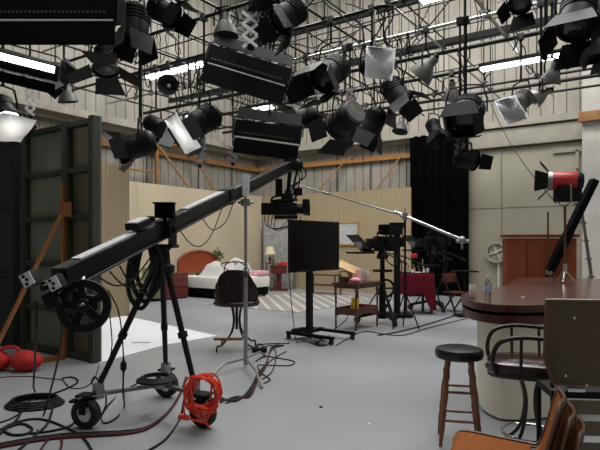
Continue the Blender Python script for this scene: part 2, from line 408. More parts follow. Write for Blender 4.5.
for i, y in enumerate((14.4, 12.9, 11.6, 10.3, 8.9, 7.4)):
    single('upper_conduit', MB().tube((-12.7, y, 6.3), (3.6, y, 6.3), .017, n=8), 'pipe', 'thin upper conduit above the grid, %s counting from the back wall' % ORD[i], 'pipe', 'upper conduits along the room')
for i, x in enumerate((-1.9, -3.1, -4.3, -5.5, -6.7, -7.9, -9.1, -10.3, -11.5)):
    single('upper_conduit', MB().tube((x, 4, 6.33), (x, 15.6, 6.33), .017, n=8), 'pipe', 'thin upper conduit running to the back wall, %s counting from the right' % ORD[i], 'pipe', 'upper conduits across the room')
# lit fluorescent battens
def strip(label, x0, x1, y, z, rod=True):
    t = thing('fluorescent_batten', label, 'light', ((x0+x1)/2, y, z))
    l = x1-x0
    MB().box((0, 0, .07), (l, .22, .08), bev=.01).build('housing', 'pipe', t)
    g = MB()
    for dy in (-.07, .07): g.tube((-l/2+.04, dy, 0), (l/2-.04, dy, 0), .026, n=10)
    g.build('lamp_tube', 'fluo', t)
    for sx in (-1, 1): MB().box((sx*(l/2-.02), 0, 0), (.03, .2, .06)).build('end_cap', 'whitep', t)
    for sx in (-1, 1): MB().tube((sx*l*.35, 0, .09), (sx*l*.35, 0, ZC-z), .008, n=6).build('hanger', 'pipe', t)
    return t
def onX(px, py, z):
    d = FPX*(z-CAM)/(HY-py); return CR((px-300)/FPX*d, d, z)
a = onX(480, 70, 5.3); b = onX(590, 47, 5.3)
strip('long lit fluorescent batten under the grid at upper right', a.x, b.x, a.y, 5.3)
a = onX(148, 78, 5.4); b = onX(206, 62, 5.4)
strip('lit fluorescent batten at upper left beyond the studio lamps', a.x, b.x+.2, a.y, 5.4)
a = onX(420, 2, 6.0); b = onX(452, -6, 6.0)
strip('lit fluorescent batten at the top edge right of centre', a.x, b.x+.6, a.y, 6.0)
a = onX(243, 112, 5.0); b = onX(268, 104, 5.0)
strip('short lit fluorescent batten low behind the middle lamp bank', a.x, b.x, a.y, 5.0)

# ---------------------------------------------------------------- studio lamps
def hanger(t, pos, side, s, top=None, yk=.5, m='black', off=.75):
    u = V((0, 0, 1)); q = pos
    pts = [q+side*yk*s, q+side*yk*s+u*.35*s, q+side*yk*.8*s+u*off*s, q+u*(off+.06)*s, q-side*yk*.8*s+u*off*s, q-side*yk*s+u*.35*s, q-side*yk*s]
    MB().path(pts, .016 if s > .3 else .011, 6).build('yoke', m, t, ws=True)
    zt = ZG if top is None else top
    if zt > q.z+off*s+.06:
        MB().tube(q+u*(off+.04)*s, V((q.x, q.y, zt-.03)), .02, n=8).build('hanger_pole', m, t, ws=True)
        MB().box((q.x, q.y, zt-.005), (.1, .11, .12), bev=.01).build('pipe_clamp', 'grey', t, ws=True)
def fresnel(label, px, py, Y, aim, size, doors=(35, 35, 35, 35), gel=False, m='black', dl=.55, bulge=1.0, back=None, lit=False):
    d = dY(px, Y); s = size/FPX*d; pos = P(px, py, d)
    ax = cdir(*aim); t = thing('fresnel_light', label, 'light', pos)
    A = aimM(pos, ax); S = A @ Matrix.Diagonal((s, s, s, 1))
    pf = [(.001, -.5), (.2, -.5), (.3, -.46), (.36, -.38)]
    for i in range(4): pf += [(.37, -.34+i*.09), (.40, -.33+i*.09), (.40, -.28+i*.09), (.37, -.27+i*.09)]
    pf += [(.38, .05), (.38, .34), (.45, .35), (.45, .44), (.38, .44), (.38, .36), (.001, .36)]
    MB().lathe([(r*bulge, z) for r, z in pf], 20, S).build('housing', m, t, ws=True)
    MB().lathe([(.001, .38), (.37*bulge, .38), (.34*bulge, .41), (.2*bulge, .44), (.001, .455)], 20, S).build('lens', 'lit' if lit else 'lens', t, ws=True)
    if back:
        g = MB()
        for r in (.1, .2, .3): g.path([S @ V((r*math.cos(a*PI/10), r*math.sin(a*PI/10), -.5-.02*(.3-r))) for a in range(20)], .018*s, 6, True)
        g.build('rear_vent', back, t, ws=True)
        MB().lathe([(.001, -.515), (.34, -.515), (.36, -.48), (.36, -.42)], 20, S).build('rear_cover', back, t, ws=True)
    for k in range(4):
        if doors[k] is None: continue
        an = math.radians(doors[k]); R = S @ Matrix.Rotation(k*PI/2, 4, 'Z') @ Matrix.Translation(V((0, .44*bulge, .43))) @ Matrix.Rotation(PI/2-an, 4, 'X')
        w0, w1 = .36, .52 if k % 2 == 0 else .3
        MB().prism([(-w0, 0), (w0, 0), (w1, dl), (-w1, dl)], -.008, .008, R).build('barn_door', m, t, ws=True)
    if gel:
        def gs(u, v):
            return S @ V(((u-.5)*1.15, (v-.5)*1.15, .56+dl*.55+.06*math.sin(u*5)*math.cos(v*4)))
        MB().grid(gs, 10, 10, .004).build('diffusion_gel', 'gel', t, ws=True, label='white diffusion gel sheet clipped over the lamp')
    side = ax.cross(V((0, 0, 1)))
    side = side.normalized() if side.length > .05 else rt
    hanger(t, pos, side, s, yk=.47*bulge)
    return t
def scoop(label, px, py, Y, aim, size, m='grey', ratio=1.0):
    d = dY(px, Y); s = size/FPX*d; pos = P(px, py, d); ax = cdir(*aim)
    t = thing('scoop_light', label, 'light', pos); S = aimM(pos, ax) @ Matrix.Diagonal((s, s, s, 1))
    MB().lathe([(.001, -.5), (.14, -.5), (.17, -.46), (.17, -.24), (.22, -.18), (.34, -.02), (.43, .16), (.49, .36), (.5, .4), (.48, .4), (.41, .16), (.32, -.01), (.2, -.14), (.001, -.16)], 24, S).build('reflector', m, t, ws=True)
    MB().lathe([(.001, -.62), (.09, -.62), (.11, -.58), (.11, -.5)], 16, S).build('socket_cap', 'black', t, ws=True)
    MB().ball(S @ V((0, 0, .02)), .1*s, (1, 1, 1.4), S.to_3x3().normalized()).build('bulb', 'whitep', t, ws=True)
    side = ax.cross(V((0, 0, 1))); side = side.normalized() if side.length > .05 else rt
    hanger(t, pos, side, s, yk=.46, off=.7)
    return t
def bank(label, px, py, d, w, yaw, tilt, roll, h=.34, dep=.2, flap=.34, fa=20, topflap=True, vents=True, ztop=ZG, lit=False):
    pos = P(px, py, d)
    t = thing('fluorescent_bank', label, 'light', pos)
    R = Matrix.Translation(pos) @ zrot(TH+yaw) @ Matrix.Rotation(roll, 4, 'Y') @ Matrix.Rotation(tilt, 4, 'X')
    # housing: trapezoid section, open on the front (-y)
    pr = [(-dep*.5, -h/2), (dep*.5, -h*.34), (dep*.5, h*.34), (-dep*.5, h/2)]
    mx = R @ Matrix(((0, 0, 1, 0), (1, 0, 0, 0), (0, 1, 0, 0), (0, 0, 0, 1)))
    MB().prism(pr, -w/2, w/2, mx).build('housing', 'flag', t, ws=True)
    g = MB()
    g.tube(R @ V((-w/2+.05, -dep*.5+.0, -h*.5-.022)), R @ V((w/2-.05, -dep*.5+.0, -h*.5-.022)), .011, n=8)
    g.build('lamp_tube', 'tube', t, ws=True)  # pale rod coloured for the slit of light above the flap
    MB().box(R @ V((0, -dep*.5-.01, -.01)), (w*.98, .012, h*.9), R.to_3x3()).build('front_louvre', 'flag', t, ws=True)
    def plate(z, an, nme, sg):
        Q = R @ Matrix.Translation(V((0, -dep*.5-.005, z))) @ Matrix.Rotation(math.radians(an)*sg, 4, 'X')
        MB().box((0, 0, sg*(-flap/2-.015)), (w, .008, flap)).build(nme, 'black', t, ws=True) if False else None
        b = MB(); c = Q @ V((0, 0, -sg*(flap/2+.045))); b.box(c, (w*.97, .008, flap), Q.to_3x3()); b.build(nme, 'flag', t, ws=True)
    plate(-h/2, fa, 'barn_door', 1)
    if topflap: plate(h/2, fa+25, 'barn_door', -1)
    for sx in (-1, 1): MB().box(R @ V((sx*w/2, -.01, 0)), (.012, dep*1.05, h*1.02), R.to_3x3()).build('end_plate', 'satin', t, ws=True)
    if vents:
        g = MB()
        n = int(w/.055)
        for i in range(n): g.box(R @ V((-w/2+.1+i*(w-.2)/n, -dep*.5-.018, -h*.3)), (.022, .012, .03), R.to_3x3())
        g.build('vent_slots', 'grey', t, ws=True)
    if lit: MB().box(R @ V((0, -dep*.5-.03, h*.25)), (w*.94, .02, h*.4), R.to_3x3()).build('lit_lamp', 'lit', t, ws=True, label='switched on white lamp strip')
    # pipe yoke
    y = [R @ V((-w/2-.03, 0, 0)), R @ V((-w/2-.03, 0, h*.75)), R @ V((-w/2+.05, 0, h*.9)), R @ V((w/2-.05, 0, h*.9)), R @ V((w/2+.03, 0, h*.75)), R @ V((w/2+.03, 0, 0))]
    MB().path(y, .012, 8).build('yoke', 'satin', t, ws=True)
    c = R @ V((0, 0, h*.9))
    if ztop > c.z+.1:
        MB().tube(c, V((c.x, c.y, ztop-.03)), .02, n=8).build('hanger_pole', 'black', t, ws=True)
        MB().box((c.x, c.y, ztop), (.1, .11, .12), bev=.01).build('pipe_clamp', 'grey', t, ws=True)
    return t
def scissor(px, y0, y1, Y, w, m, label):
    d = dY(px, Y); a = P(px, y0, d); b = P(px, y1, d)
    n = max(3, int(abs(a.z-b.z)/.13)); ww = w/FPX*d/2
    t = thing('scissor_hanger', label, 'hanger', b)
    g = MB()
    for i in range(n):
        z0 = a.z+(b.z-a.z)*i/n; z1 = a.z+(b.z-a.z)*(i+1)/n
        for sg, off in ((1, -.012), (-1, .012)):
            p = V((a.x, a.y, z0))-rt*ww*sg+fw*off; q = V((a.x, a.y, z1))+rt*ww*sg+fw*off
            g.bar(p, q, .045, .006, up=fw)
    g.build('scissor_arms', m, t, ws=True)
    MB().tube(a, V((a.x, a.y, ZG)), .02, n=8).box((a.x, a.y, ZG), (.1, .1, .12)).build('hanger_pole', 'black', t, ws=True)
    MB().box(b, (.06, .06, .08), bev=.008).build('lower_socket', 'black', t, ws=True)

# banks
bank('huge black fluorescent lamp bank filling the upper left corner', 57, 10, dY(60, 3.8), 1.58, 0, math.radians(-4), 0, h=.36, flap=.27, fa=6, dep=.3)
bank('black fluorescent lamp bank tilted right, above the jib arm', 249, 68, dY(247, 6.6), 1.34, math.radians(6), math.radians(-12), math.radians(15), h=.3, flap=.3, fa=4)
bank('smaller black fluorescent lamp bank directly over the jib head', 268, 133, dY(267, 7.9), 1.22, math.radians(4), math.radians(-6), math.radians(7), h=.3, flap=.28, fa=3)
bank('slanted lamp bank with bright top at the left edge', 5, 58, dY(15, 3.8), 1.35, math.radians(18), math.radians(35), math.radians(10), h=.22, flap=.16, fa=10, topflap=False, vents=False, lit=True)
# fresnels
fresnel('black fresnel lamp aimed down left below the big corner bank', 64, 74, 5.2, (-.45, -.2, -.6), 25)
fresnel('black fresnel lamp standing over a wide open barn door tray', 106, 60, 5.2, (.05, -.25, -.9), 30, (80, 60, 80, 60), dl=.8)
fresnel('black lamp with white gel cut by the left edge', 3, 110, 3.8, (.45, -.3, -.7), 30, (30, 30, 30, 30), gel=True, lit=True)
fresnel('black fresnel lamp with pale gel pointing left over tan flat', 140, 145, 5.2, (-.85, -.15, -.3), 32, (20, 20, 20, 20), gel=True, dl=.4)
fresnel('black square fresnel lamp with bright white gel above the jib', 204, 120, 6.6, (-.55, -.35, -.45), 34, (15, 20, 30, 20), gel=True, dl=.5, lit=True)
fresnel('small round-backed lamp left of the bright white gel', 156, 126, 7.9, (.6, -.2, -.35), 22, (20, 20, 20, 20), gel=True, back='grey')
fresnel('black lamp at the top edge near the corner bank', 136, 22, 5.2, (-.1, -.1, -1), 36, (10, 10, 10, 10))
fresnel('dark lamp tilted right at the top edge, left of centre', 163, 10, 5.2, (.7, -.2, -.5), 30, (15, 15, 15, 15))
fresnel('dark lamp half out of the top edge near centre', 262, 2, 7.9, (.4, -.3, -.5), 30, (25, 25, 25, 25))
fresnel('dark lamp with open doors hanging at top centre', 290, 14, 6.6, (-.6, -.3, -.5), 34, (35, 35, 35, 35))
fresnel('large black lamp with crossed barn doors at centre top', 331, 72, 7.9, (-.5, -.5, -.5), 36, (0, 30, 0, 30), dl=.8)
fresnel('black lamp with square silver gel hanging right of centre', 372, 66, 7.9, (.25, -.85, -.15), 26, (20, 20, 20, 20), gel=True, dl=.3)
fresnel('fresnel lamp seen from behind with round grey ribbed back', 345, 120, 9.2, (-.55, .75, -.35), 34, (20, 20, 20, 20), back='grey')
fresnel('dark lamp below the silver gel, pointing down right', 395, 92, 10.5, (.35, -.2, -.6), 30)
fresnel('dark lamp hanging right of the ribbed grey back', 374, 122, 10.5, (-.3, .1, -.7), 28, (20, 20, 20, 20))
fresnel('dark lamp pointing left beside the middle lamp bank', 306, 118, 9.2, (-.75, -.1, -.2), 26, (20, 20, 20, 20))
fresnel('wide black lamp on the long drop pole, right of centre', 466, 114, 9.2, (-.35, -.6, -.5), 36, (-30, -25, -30, -25), dl=.42, bulge=1.2)
fresnel('small black lamp under the scissor hanger before curtain edge', 466, 159, 9.2, (.5, -.6, -.2), 22, (None, 15, None, 15), bulge=1.1)
fresnel('small lamp with gel frame below the upper right scoop', 521, 101, 10.5, (-.6, -.3, -.5), 24, (15, 15, 15, 15), m='grey', gel=True, dl=.3)
fresnel('big black barn door lamp in the upper right corner', 578, 14, 6.6, (-.25, -.35, -.75), 44, (20, 25, 20, 25), dl=.6)
fresnel('dark lamp cut by the right edge of the view', 602, 42, 6.6, (-.2, -.2, -.8), 26, (20, 20, 20, 20), m='grey')
fresnel('small dark lamp far back above the black curtain', 434, 128, 13.3, (.2, -.3, -.7), 18, (25, 25, 25, 25))
fresnel('dark lamp cut by the top edge over the right batten', 522, -2, 7.9, (-.3, -.3, -.6), 26, (25, 25, 25, 25))
# scoops
scoop('grey scoop lamp hanging below the left fresnel', 67, 94, 6.6, (.1, .15, -.9), 20)
scoop('round grey scoop lamp facing the view beside the left batten', 169, 86, 7.9, (.1, -1, -.15), 21)
scoop('tall grey cylinder scoop lamp above the tilted lamp bank', 226, 26, 6.6, (0, -.05, -1), 26)
scoop('grey scoop lamp tilted left under the bright grid pipe', 426, 69, 9.2, (-.6, .35, -.7), 27)
scoop('small grey scoop lamp left of the long drop pole', 452, 92, 11.9, (.1, .35, -.9), 20)
scoop('grey scoop lamp under the right end of long batten', 552, 74, 9.2, (-.15, .35, -.9), 22)
scoop('pale scoop lamp pointing left, below the long batten', 541, 95, 9.2, (-.75, .2, -.4), 20, 'alu')
scoop('tiny grey scoop lamp at the back over the back flats', 366, 128, 13.3, (.1, -.2, -.9), 16)
scoop('tiny grey scoop lamp beside it, nearer the black curtain', 401, 126, 13.3, (-.2, -.2, -.9), 16)
scoop('grey scoop lamp behind ribbed lamp, low over back flats', 342, 140, 11.9, (.4, -.3, -.4), 20)
# scissor hangers
scissor(30, 66, 116, 5.2, 9, 'zinc', 'chrome scissor hanger at far left below the slanted bank')
scissor(250, 12, 47, 6.2, 15, 'zinc', 'bright chrome scissor hanger above the tilted lamp bank')
scissor(200, 138, 166, 9.2, 13, 'steel', 'pale scissor hanger over the left flats, beside white gel')
scissor(233, 146, 164, 9.2, 9, 'steel', 'short pale scissor hanger left of the jib head')
scissor(460, 132, 152, 9.2, 10, 'steel', 'grey scissor hanger over the black curtain edge')
scissor(350, 88, 108, 9.2, 9, 'steel', 'small scissor hanger above the ribbed grey lamp')
# long black drop poles
for px, y1, Y, lab in ((465, 108, 9.2, 'long black drop pole carrying the wide lamp right of centre'), (141, 120, 6.6, 'black vertical drop pole above pale gel lamp at left'),
                       (374, 60, 7.9, 'shiny drop pole over the silver gel lamp'), (546, 60, 7.9, 'black drop pole in the upper right by the corner lamp')):
    d = dY(px, Y); p = P(px, y1, d)
    single('drop_pole', MB().tube(p, V((p.x, p.y, ZC)), .024, n=10), 'black' if px != 374 else 'bright_pipe', lab, 'pole')

# power cables looped from the grid
for i in range(90):
    y = random.choice(GY[3:8]); x = random.choice([random.uniform(-11.5, -1.6), random.uniform(-8.5, -4)]); w = random.uniform(.12, .5); dr_ = random.uniform(.25, .85)
    a = V((x, y, ZG+.0)); n = 12
    pts = [a+V((w*(u/n)+.03*math.sin(u*2.1+i), .04*math.sin(u+i), -dr_*math.sin(PI*u/n)*(1-.25*math.sin(u)))) for u in range(n+1)]
    single('hanging_cable', MB().path(smooth(pts, 2), random.choice((.008, .011, .014)), 6), 'cable', 'black power cable looped over the lighting grid among the lamps', 'cable', 'power cables looped over the lighting grid')
for i in range(10):
    x0 = random.uniform(-9, -4); y0 = random.uniform(7, 10); y1 = y0+random.uniform(-1.5, 1.5); x1 = x0+random.uniform(1, 2.4)
    pts = [V((x0+(x1-x0)*u/10, y0+(y1-y0)*u/10, ZG+.05-.4*math.sin(PI*u/10)*random.uniform(.8, 1.1))) for u in range(11)]
    single('hanging_cable', MB().path(smooth(pts, 3), .012, 6), 'cable', 'black power cable swagged between lamps under the grid', 'cable', 'power cables swagged under the lighting grid')
# bare hanging wires
for px, y0, y1, Y, lab in ((352, 140, 158, 14.8, 'thin wire with a weight hanging before back rail, left one'), (363, 136, 158, 14.8, 'thin wire with a weight hanging before back rail, right one')):
    d = dY(px, Y); a = P(px, y0, d); a.z = ZG; b = P(px, y1, d)
    single('hanging_wire', MB().tube(a, b, .006, n=6).tube(b, b-V((0, 0, .08)), .02, n=8), 'cable', lab, 'wire')
# ================================================================ JIB CRANE
TC = CR(-1.28, 5.0)
WL = CR(-1.85, 4.67); WR = CR(-.844, 4.7); WB = CR(-1.39, 5.62)
apex = TC+up*1.37
t = thing('jib_tripod', 'black wheeled tripod carrying the long camera jib', 'tripod', TC)
def wheel(parent, c, r, w, ax, hub='zinc'):
    A = aimM(c, ax)
    tb = MB().lathe([(r*.55, -w/2), (r*.9, -w/2), (r, -w*.3), (r, w*.3), (r*.9, w/2), (r*.55, w/2)], 24, A, caps=False)
    tb.skin([]) if False else None
    h = MB().lathe([(.001, -w*.5), (r*.2, -w*.5), (r*.22, -w*.32), (r*.56, -w*.3), (r*.6, 0), (r*.56, w*.3), (r*.22, w*.32), (r*.2, w*.5), (.001, w*.5)], 20, A)
    o = tb.build('wheel', 'rubber', parent, ws=True)
    h.build('wheel_hub', hub, o, ws=True)
for i, wp in enumerate((WL, WR, WB)):
    inw = (TC-wp); inw.z = 0; inw.normalize()
    foot = wp+inw*.1+up*.34
    top = apex+(wp-TC).normalized()*.07
    MB().path([top, top+(foot-top)*.62, foot], [.03, .027, .024], 12).build('leg', 'satin', t, ws=True)
    MB().bar(top+(foot-top)*.55, top+(foot-top)*.6, .062, .062).build('leg_clamp', 'black', t, ws=True)
    MB().bar(foot+up*.04, foot-up*.1, .08, .06, bev=.008).bar(foot-inw*.16-up*.06, foot+inw*.06-up*.06, .1, .012).build('foot_bracket', 'steel', t, ws=True)
    MB().bar(foot-up*.06, TC+up*.29, .05, .03, bev=.004).build('spreader_bar', 'alu', t, ws=True)
    side = [cdir(.2, .98, 0), cdir(.45, .89, 0), cdir(.3, .95, 0)][i]
    c = wp+up*.13
    wheel(t, c, .13, .085, side)
    g = MB()
    for sg in (-1, 1): g.bar(c+side*.06*sg, V((c.x, c.y, .29))+side*.05*sg, .012, .06, up=side.cross(up))
    g.box((c.x, c.y, .285), (.13, .13, .02), Matrix.Rotation(math.atan2(side.y, side.x), 3, 'Z'))
    g.build('caster_fork', 'black', t, ws=True)
    MB().box(c+up*.12-inw*.1, (.05, .08, .02), Matrix.Rotation(TH, 3, 'Z')).build('brake_pedal', 'black', t, ws=True)
MB().lathe([(.001, 0), (.1, 0), (.12, .03), (.12, .08), (.08, .1), (.07, .22), (.09, .24), (.09, .28), (.001, .28)], 20, Matrix.Translation(apex-up*.06)).build('tripod_head', 'black', t, ws=True)
MB().lathe([(.001, 0), (.09, 0), (.09, .04), (.001, .04)], 20, Matrix.Translation(TC+up*.27)).build('spreader_hub', 'steel', t, ws=True)

# black cable bag ring lying on the spreader
g = MB()
for k in range(5):
    r = .17-.012*k
    g.path([TC-rt*.05+V((0, 0, .335+.007*k))+rt*(r*math.cos(a*PI/14)+.0)+fw*(r*math.sin(a*PI/14)) for a in range(28)], .013, 8, True)
single('cable_coil', g, 'cable', 'flat black cable coil resting on the tripod spreader', 'cable')
PV = TC+up*1.73
jd = (CR(1.13, 4.5, 1.25)).normalized()
pv = PV
jx = jd.cross(up).normalized(); jz = jx.cross(jd)
def J(t_, s_=0, u_=0): return pv+jd*t_+jx*s_+jz*u_
jib = thing('camera_jib', 'long black camera jib arm rising towards the studio centre', 'jib crane', PV)
g = MB(); g.bar(J(-1.45), J(1.7), .13, .165, bev=.025); g.build('rear_arm_section', 'satin', jib, ws=True)
g = MB(); g.bar(J(1.65), J(4.72), .12, .15, bev=.025); g.build('front_arm_section', 'satin', jib, ws=True)
MB().bar(J(1.6), J(1.75), .16, .19, bev=.02).build('arm_joint', 'black', jib, ws=True)
for a_, b_ in ((-1.25, -.5), (.5, 1.5)): MB().bar(J(a_, 0, .087), J(b_, 0, .087), .08, .01).build('top_reflection_strip', 'silverbox', jib, ws=True, label='pale strip painted as the reflection along the arm top')  # pale strips laid on to paint the reflections of the shiny arm
g = MB()
for s_ in (-.1, .1): g.tube(J(-1.3, s_*.9, -.06), J(4.5, s_*.8, -.06), .01, n=8)
g.build('tension_rod', 'satin', jib, ws=True)
# cradle at pivot
g = MB()
for s_ in (-.11, .11): g.bar(pv+jx*s_-up*.16, pv+jx*s_+up*.12, .015, .14, up=jd)
g.box(pv-up*.16, (.26, .26, .03), Matrix.Rotation(TH, 3, 'Z')); g.tube(J(0, -.15), J(0, .15), .03)
g.build('pivot_cradle', 'black', jib, ws=True)
# monitor on the arm
b = MB(); R = Matrix.Rotation(TH, 3, 'Z')
c = P(165, 211, 4.95); b.box(c, (.17, .1, .13), R, bev=.008); b.box(c-fw*.02+up*.07, (.19, .12, .012), R); b.tube(c-up*.06, c-up*.2, .02)
b.build('arm_monitor', 'matte', jib, ws=True)
c = J(-.35, 0, .13); MB().bar(J(-.5, 0, .135), J(-.27, 0, .135), .12, .06, bev=.01).build('control_box', 'black', jib, ws=True)
MB().bar(J(-.49, -.0, .17), J(-.28, .0, .17), .1, .01).build('control_box_lid', 'silverbox', jib, ws=True)
# rear end: hand control, boxes, weight wheel
g = MB().tube(J(-1.3), J(-1.62), .022); g.tube(J(-1.3, 0, -.02), J(-1.34, 0, -.26), .03)
g.build('rear_handle', 'black', jib, ws=True)
for k, (px, py, d) in enumerate(((31, 279, 3.42), (57, 283, 3.5))):
    c = P(px, py, d); Rb = (Matrix.Rotation(TH, 4, 'Z') @ Matrix.Rotation(math.radians(-28), 4, 'Y')).to_3x3()
    o = MB().box(c, (.085, .09, .1), Rb, bev=.01).build('grip_control_box', 'black', jib, ws=True)
    MB().box(c+Rb @ V((-.0, -.048, .0)), (.072, .01, .085), Rb).build('button_panel', 'silverbox', o, ws=True)
    g = MB()
    for j in range(3): g.ball(c+Rb @ V((-.012+.012*(j%2), -.054, -.026+.026*j)), .011)
    g.build('knob', 'black', o, ws=True)
    MB().tube(c, J(-1.55), .013).build('box_arm', 'black', jib, ws=True)
wc = P(84, 306, 3.62); wax = cdir(.12, -1, .05); A = aimM(wc, wax)
for off in (0,):
    o = MB().lathe([(.125, -.02), (.175, -.02), (.18, 0), (.175, .02), (.125, .02), (.125, -.02)], 36, A, caps=False).build('weight_wheel', 'black', jib, ws=True)
    g = MB().lathe([(.001, -.035), (.045, -.035), (.05, 0), (.045, .035), (.001, .035)], 20, A)
    g.build('hub', 'satin', o, ws=True)
    for k in range(5):
        a = k*2*PI/5+.5; g = MB(); g.bar(A @ V((.03*math.cos(a), .03*math.sin(a), 0)), A @ V((.15*math.cos(a), .15*math.sin(a), 0)), .05, .012, up=wax); g.build('spoke', 'black', o, ws=True)
o = MB().lathe([(.03, -.02), (.07, -.02), (.075, 0), (.07, .02), (.03, .02), (.03, -.02)], 30, aimM(wc-wax*.1, wax), caps=False).build('counterweight', 'rubber', jib, ws=True)
MB().tube(wc+wax*.03, J(-1.2, 0, 0), .022).tube(wc-wax*.1, J(-1.33), .022).build('weight_axle', 'steel', jib, ws=True)
c = P(52, 300, 3.5); MB().box(c, (.09, .06, .11), (zrot(TH) @ Matrix.Rotation(math.radians(-28), 4, 'Y')).to_3x3(), bev=.015).build('battery_pack', 'black', jib, ws=True)
# head
hd = J(4.72)
g = MB(); g.box(hd, (.22, .22, .2), R, bev=.03); g.ball(hd+rt*.12, .11); g.tube(hd, hd-up*.62+rt*-.05, .035); g.tube(hd+rt*.14, hd-up*.4+rt*.05, .02)
g.build('remote_head', 'black', jib, ws=True)
g = MB()
for k in range(3): g.path(smooth([hd+rt*.1*k, hd+rt*(.16+.05*k)-up*.2, hd+rt*(.12-.1*k)-up*.45, hd+rt*.03-up*.68]), .012, 6)
g.build('head_cable', 'cable', jib, ws=True)
g = MB(); c = P(247, 186, 7.0); g.box(c-fw*.14, (.09, .02, .28), R, bev=.004); g.build('support_plate', 'silverbox', jib, ws=True)
# cables hanging below the arm (rear)
for k in range(4):
    a = J(-1.1+.14*k, .05, -.1); b = J(-.15, .02*k, -.15); mid = (a+b)/2-up*(.16+.06*k)
    MB().path(smooth([a, (a+mid)/2-up*.05, mid, (b+mid)/2-up*.02, b], 5), .007, 6).build('slack_cable', 'cable', jib, ws=True)
for k, (a, b, s_) in enumerate(((.35, 1.5, .3), (.9, 1.9, .22))):
    a_, b_ = J(a, 0, -.1), J(b, 0, -.09); mm = (a_+b_)/2-up*s_
    MB().path(smooth([a_, (a_+mm)/2-up*.07, mm, (b_+mm)/2-up*.07, b_], 5), .006, 6).build('slack_cable', 'cable', jib, ws=True)
# thick loops hung on the column
g = MB()
for k in range(3):
    c = apex+up*.28-rt*(.10+.04*k)-fw*.14
    pts = [c+rt*(.02*k), c-rt*.07-up*.2, c-rt*(.08)-up*(.38+.06*k), c+rt*.03-up*(.52+.06*k), c+rt*.13-up*(.38+.04*k), c+rt*.12-up*.15]
    g.path(smooth(pts, 6, True), .02, 8, True)
single('cable_loops', g, 'cable', 'thick black cable loops hanging on the jib column', 'cable')

# video camera under the jib head
cc = P(286, 209, 9.2)
vc = thing('video_camera', 'black video camera hanging from the jib head', 'camera', cc, TH)
MB().box((-.06, 0, 0), (.5, .2, .2), bev=.03).box((-.1, 0, .13), (.3, .08, .05), bev=.01).build('body', 'black', vc)
MB().lathe([(.001, 0), (.085, 0), (.09, .12), (.11, .14), (.12, .24), (.001, .24)], 20, Matrix.Translation((.17, 0, .0)) @ Matrix.Rotation(PI/2, 4, 'Y')).build('lens', 'satin', vc)
MB().box((-.36, 0, .0), (.12, .17, .2), bev=.02).build('battery', 'black', vc)
MB().box((.02, -.06, .2), (.2, .1, .12), bev=.02).build('viewfinder', 'black', vc)
MB().path(smooth([(-.25, 0, .1), (-.22, 0, .2), (0, 0, .22), (.08, 0, .1)]), .018, 8).build('top_handle', 'black', vc)
MB().box((.34, -.02, .06), (.12, .2, .2), bev=.01).build('matte_box', 'black', vc)
MB().box((.2, .05, .3), (.16, .05, .13), bev=.01).tube((.1, .03, .1), (.2, .05, .26), .015).build('field_monitor', 'black', vc)
MB().tube((-.2, -.09, .14), (.2, -.09, .15), .022).build('microphone', 'black', vc)
MB().box((-.12, 0, .36), (.12, .12, .3), bev=.02).build('tilt_arm', 'black', vc)
MB().box((0, 0, -.14), (.4, .16, .06), bev=.01).build('mounting_plate', 'black', vc)
g = MB()
for k in range(4): g.path(smooth([(-.35+.07*k, -.1, -.05), (-.33+.05*k, -.12, -.28-.03*k), (-.1+.1*k, -.1, -.33+.03*k), (.1+.05*k, -.08, -.1)]), .008, 6)
g.build('cable', 'cable', vc)

# red extension cord on the right leg
RC = WR+up*.36-fw*.1
g = MB()
for k in range(13):
    rx = .125+.03*random.uniform(-1, 1); rz_ = .16+.03*random.uniform(-1, 1); ph = random.uniform(-.025, .025); sk = random.uniform(-.35, .35); w2 = random.uniform(0, 6)
    pts = [RC+rt*.03+rt*(rx*math.sin(a*PI/12)+ph+sk*rz_*math.cos(a*PI/12)*.5+.012*math.sin(a*.9+w2))+up*(rz_*math.cos(a*PI/12)-.03-(rz_-.16)+.01*math.sin(a*1.3+w2))-fw*(.03+.009*k) for a in range(24)]
    g.path(pts, .0085, 6, True)
g.path(smooth([RC-fw*.1-rt*.1-up*.1, RC-fw*.12+rt*.02-up*.2, RC-fw*.1+rt*.09-up*.3]), .0085, 6)
t = thing('extension_cord', 'bright red orange extension cord coiled on tripod leg', 'cord', RC)
g.build('coil', 'redcord', t, ws=True)
MB().bar(RC-rt*.17-up*.2-fw*.1, RC-rt*.08-up*.22-fw*.1, .05, .035, bev=.008).build('plug_end', 'redcord', t, ws=True)

# ================================================================ C-STAND under the jib
cs = CR(-.70, 6.95)
t = thing('light_stand', 'chrome stand with bent legs propping up the jib arm', 'stand', cs)
ztop = 2.2
MB().tube(cs+up*.03, cs+up*1.2, .027).build('lower_pole', 'steel', t, ws=True)
MB().tube(cs+up*1.15, cs+up*ztop, .02).build('upper_pole', 'steel', t, ws=True)
MB().box(cs+up*1.2, (.06, .07, .08), R, bev=.01).build('collar', 'grey', t, ws=True)
MB().box(cs+up*(ztop-.08), (.12, .08, .09), R, bev=.01).tube(cs+up*(ztop-.08)-rt*.1, cs+up*(ztop-.08)+rt*.1, .018).build('grip_head', 'steel', t, ws=True)
for fx, fy in ((212, 377), (262, 389), (266, 357)):
    f = G(fx, fy); f.z = .012; dv = (f-cs); dv.z = 0
    MB().path(smooth([cs+up*.10, cs+dv*.12+up*.115, cs+dv*.6+up*.115, cs+dv*.72+up*.10, f]), .015, 8).build('leg', 'steel', t, ws=True)

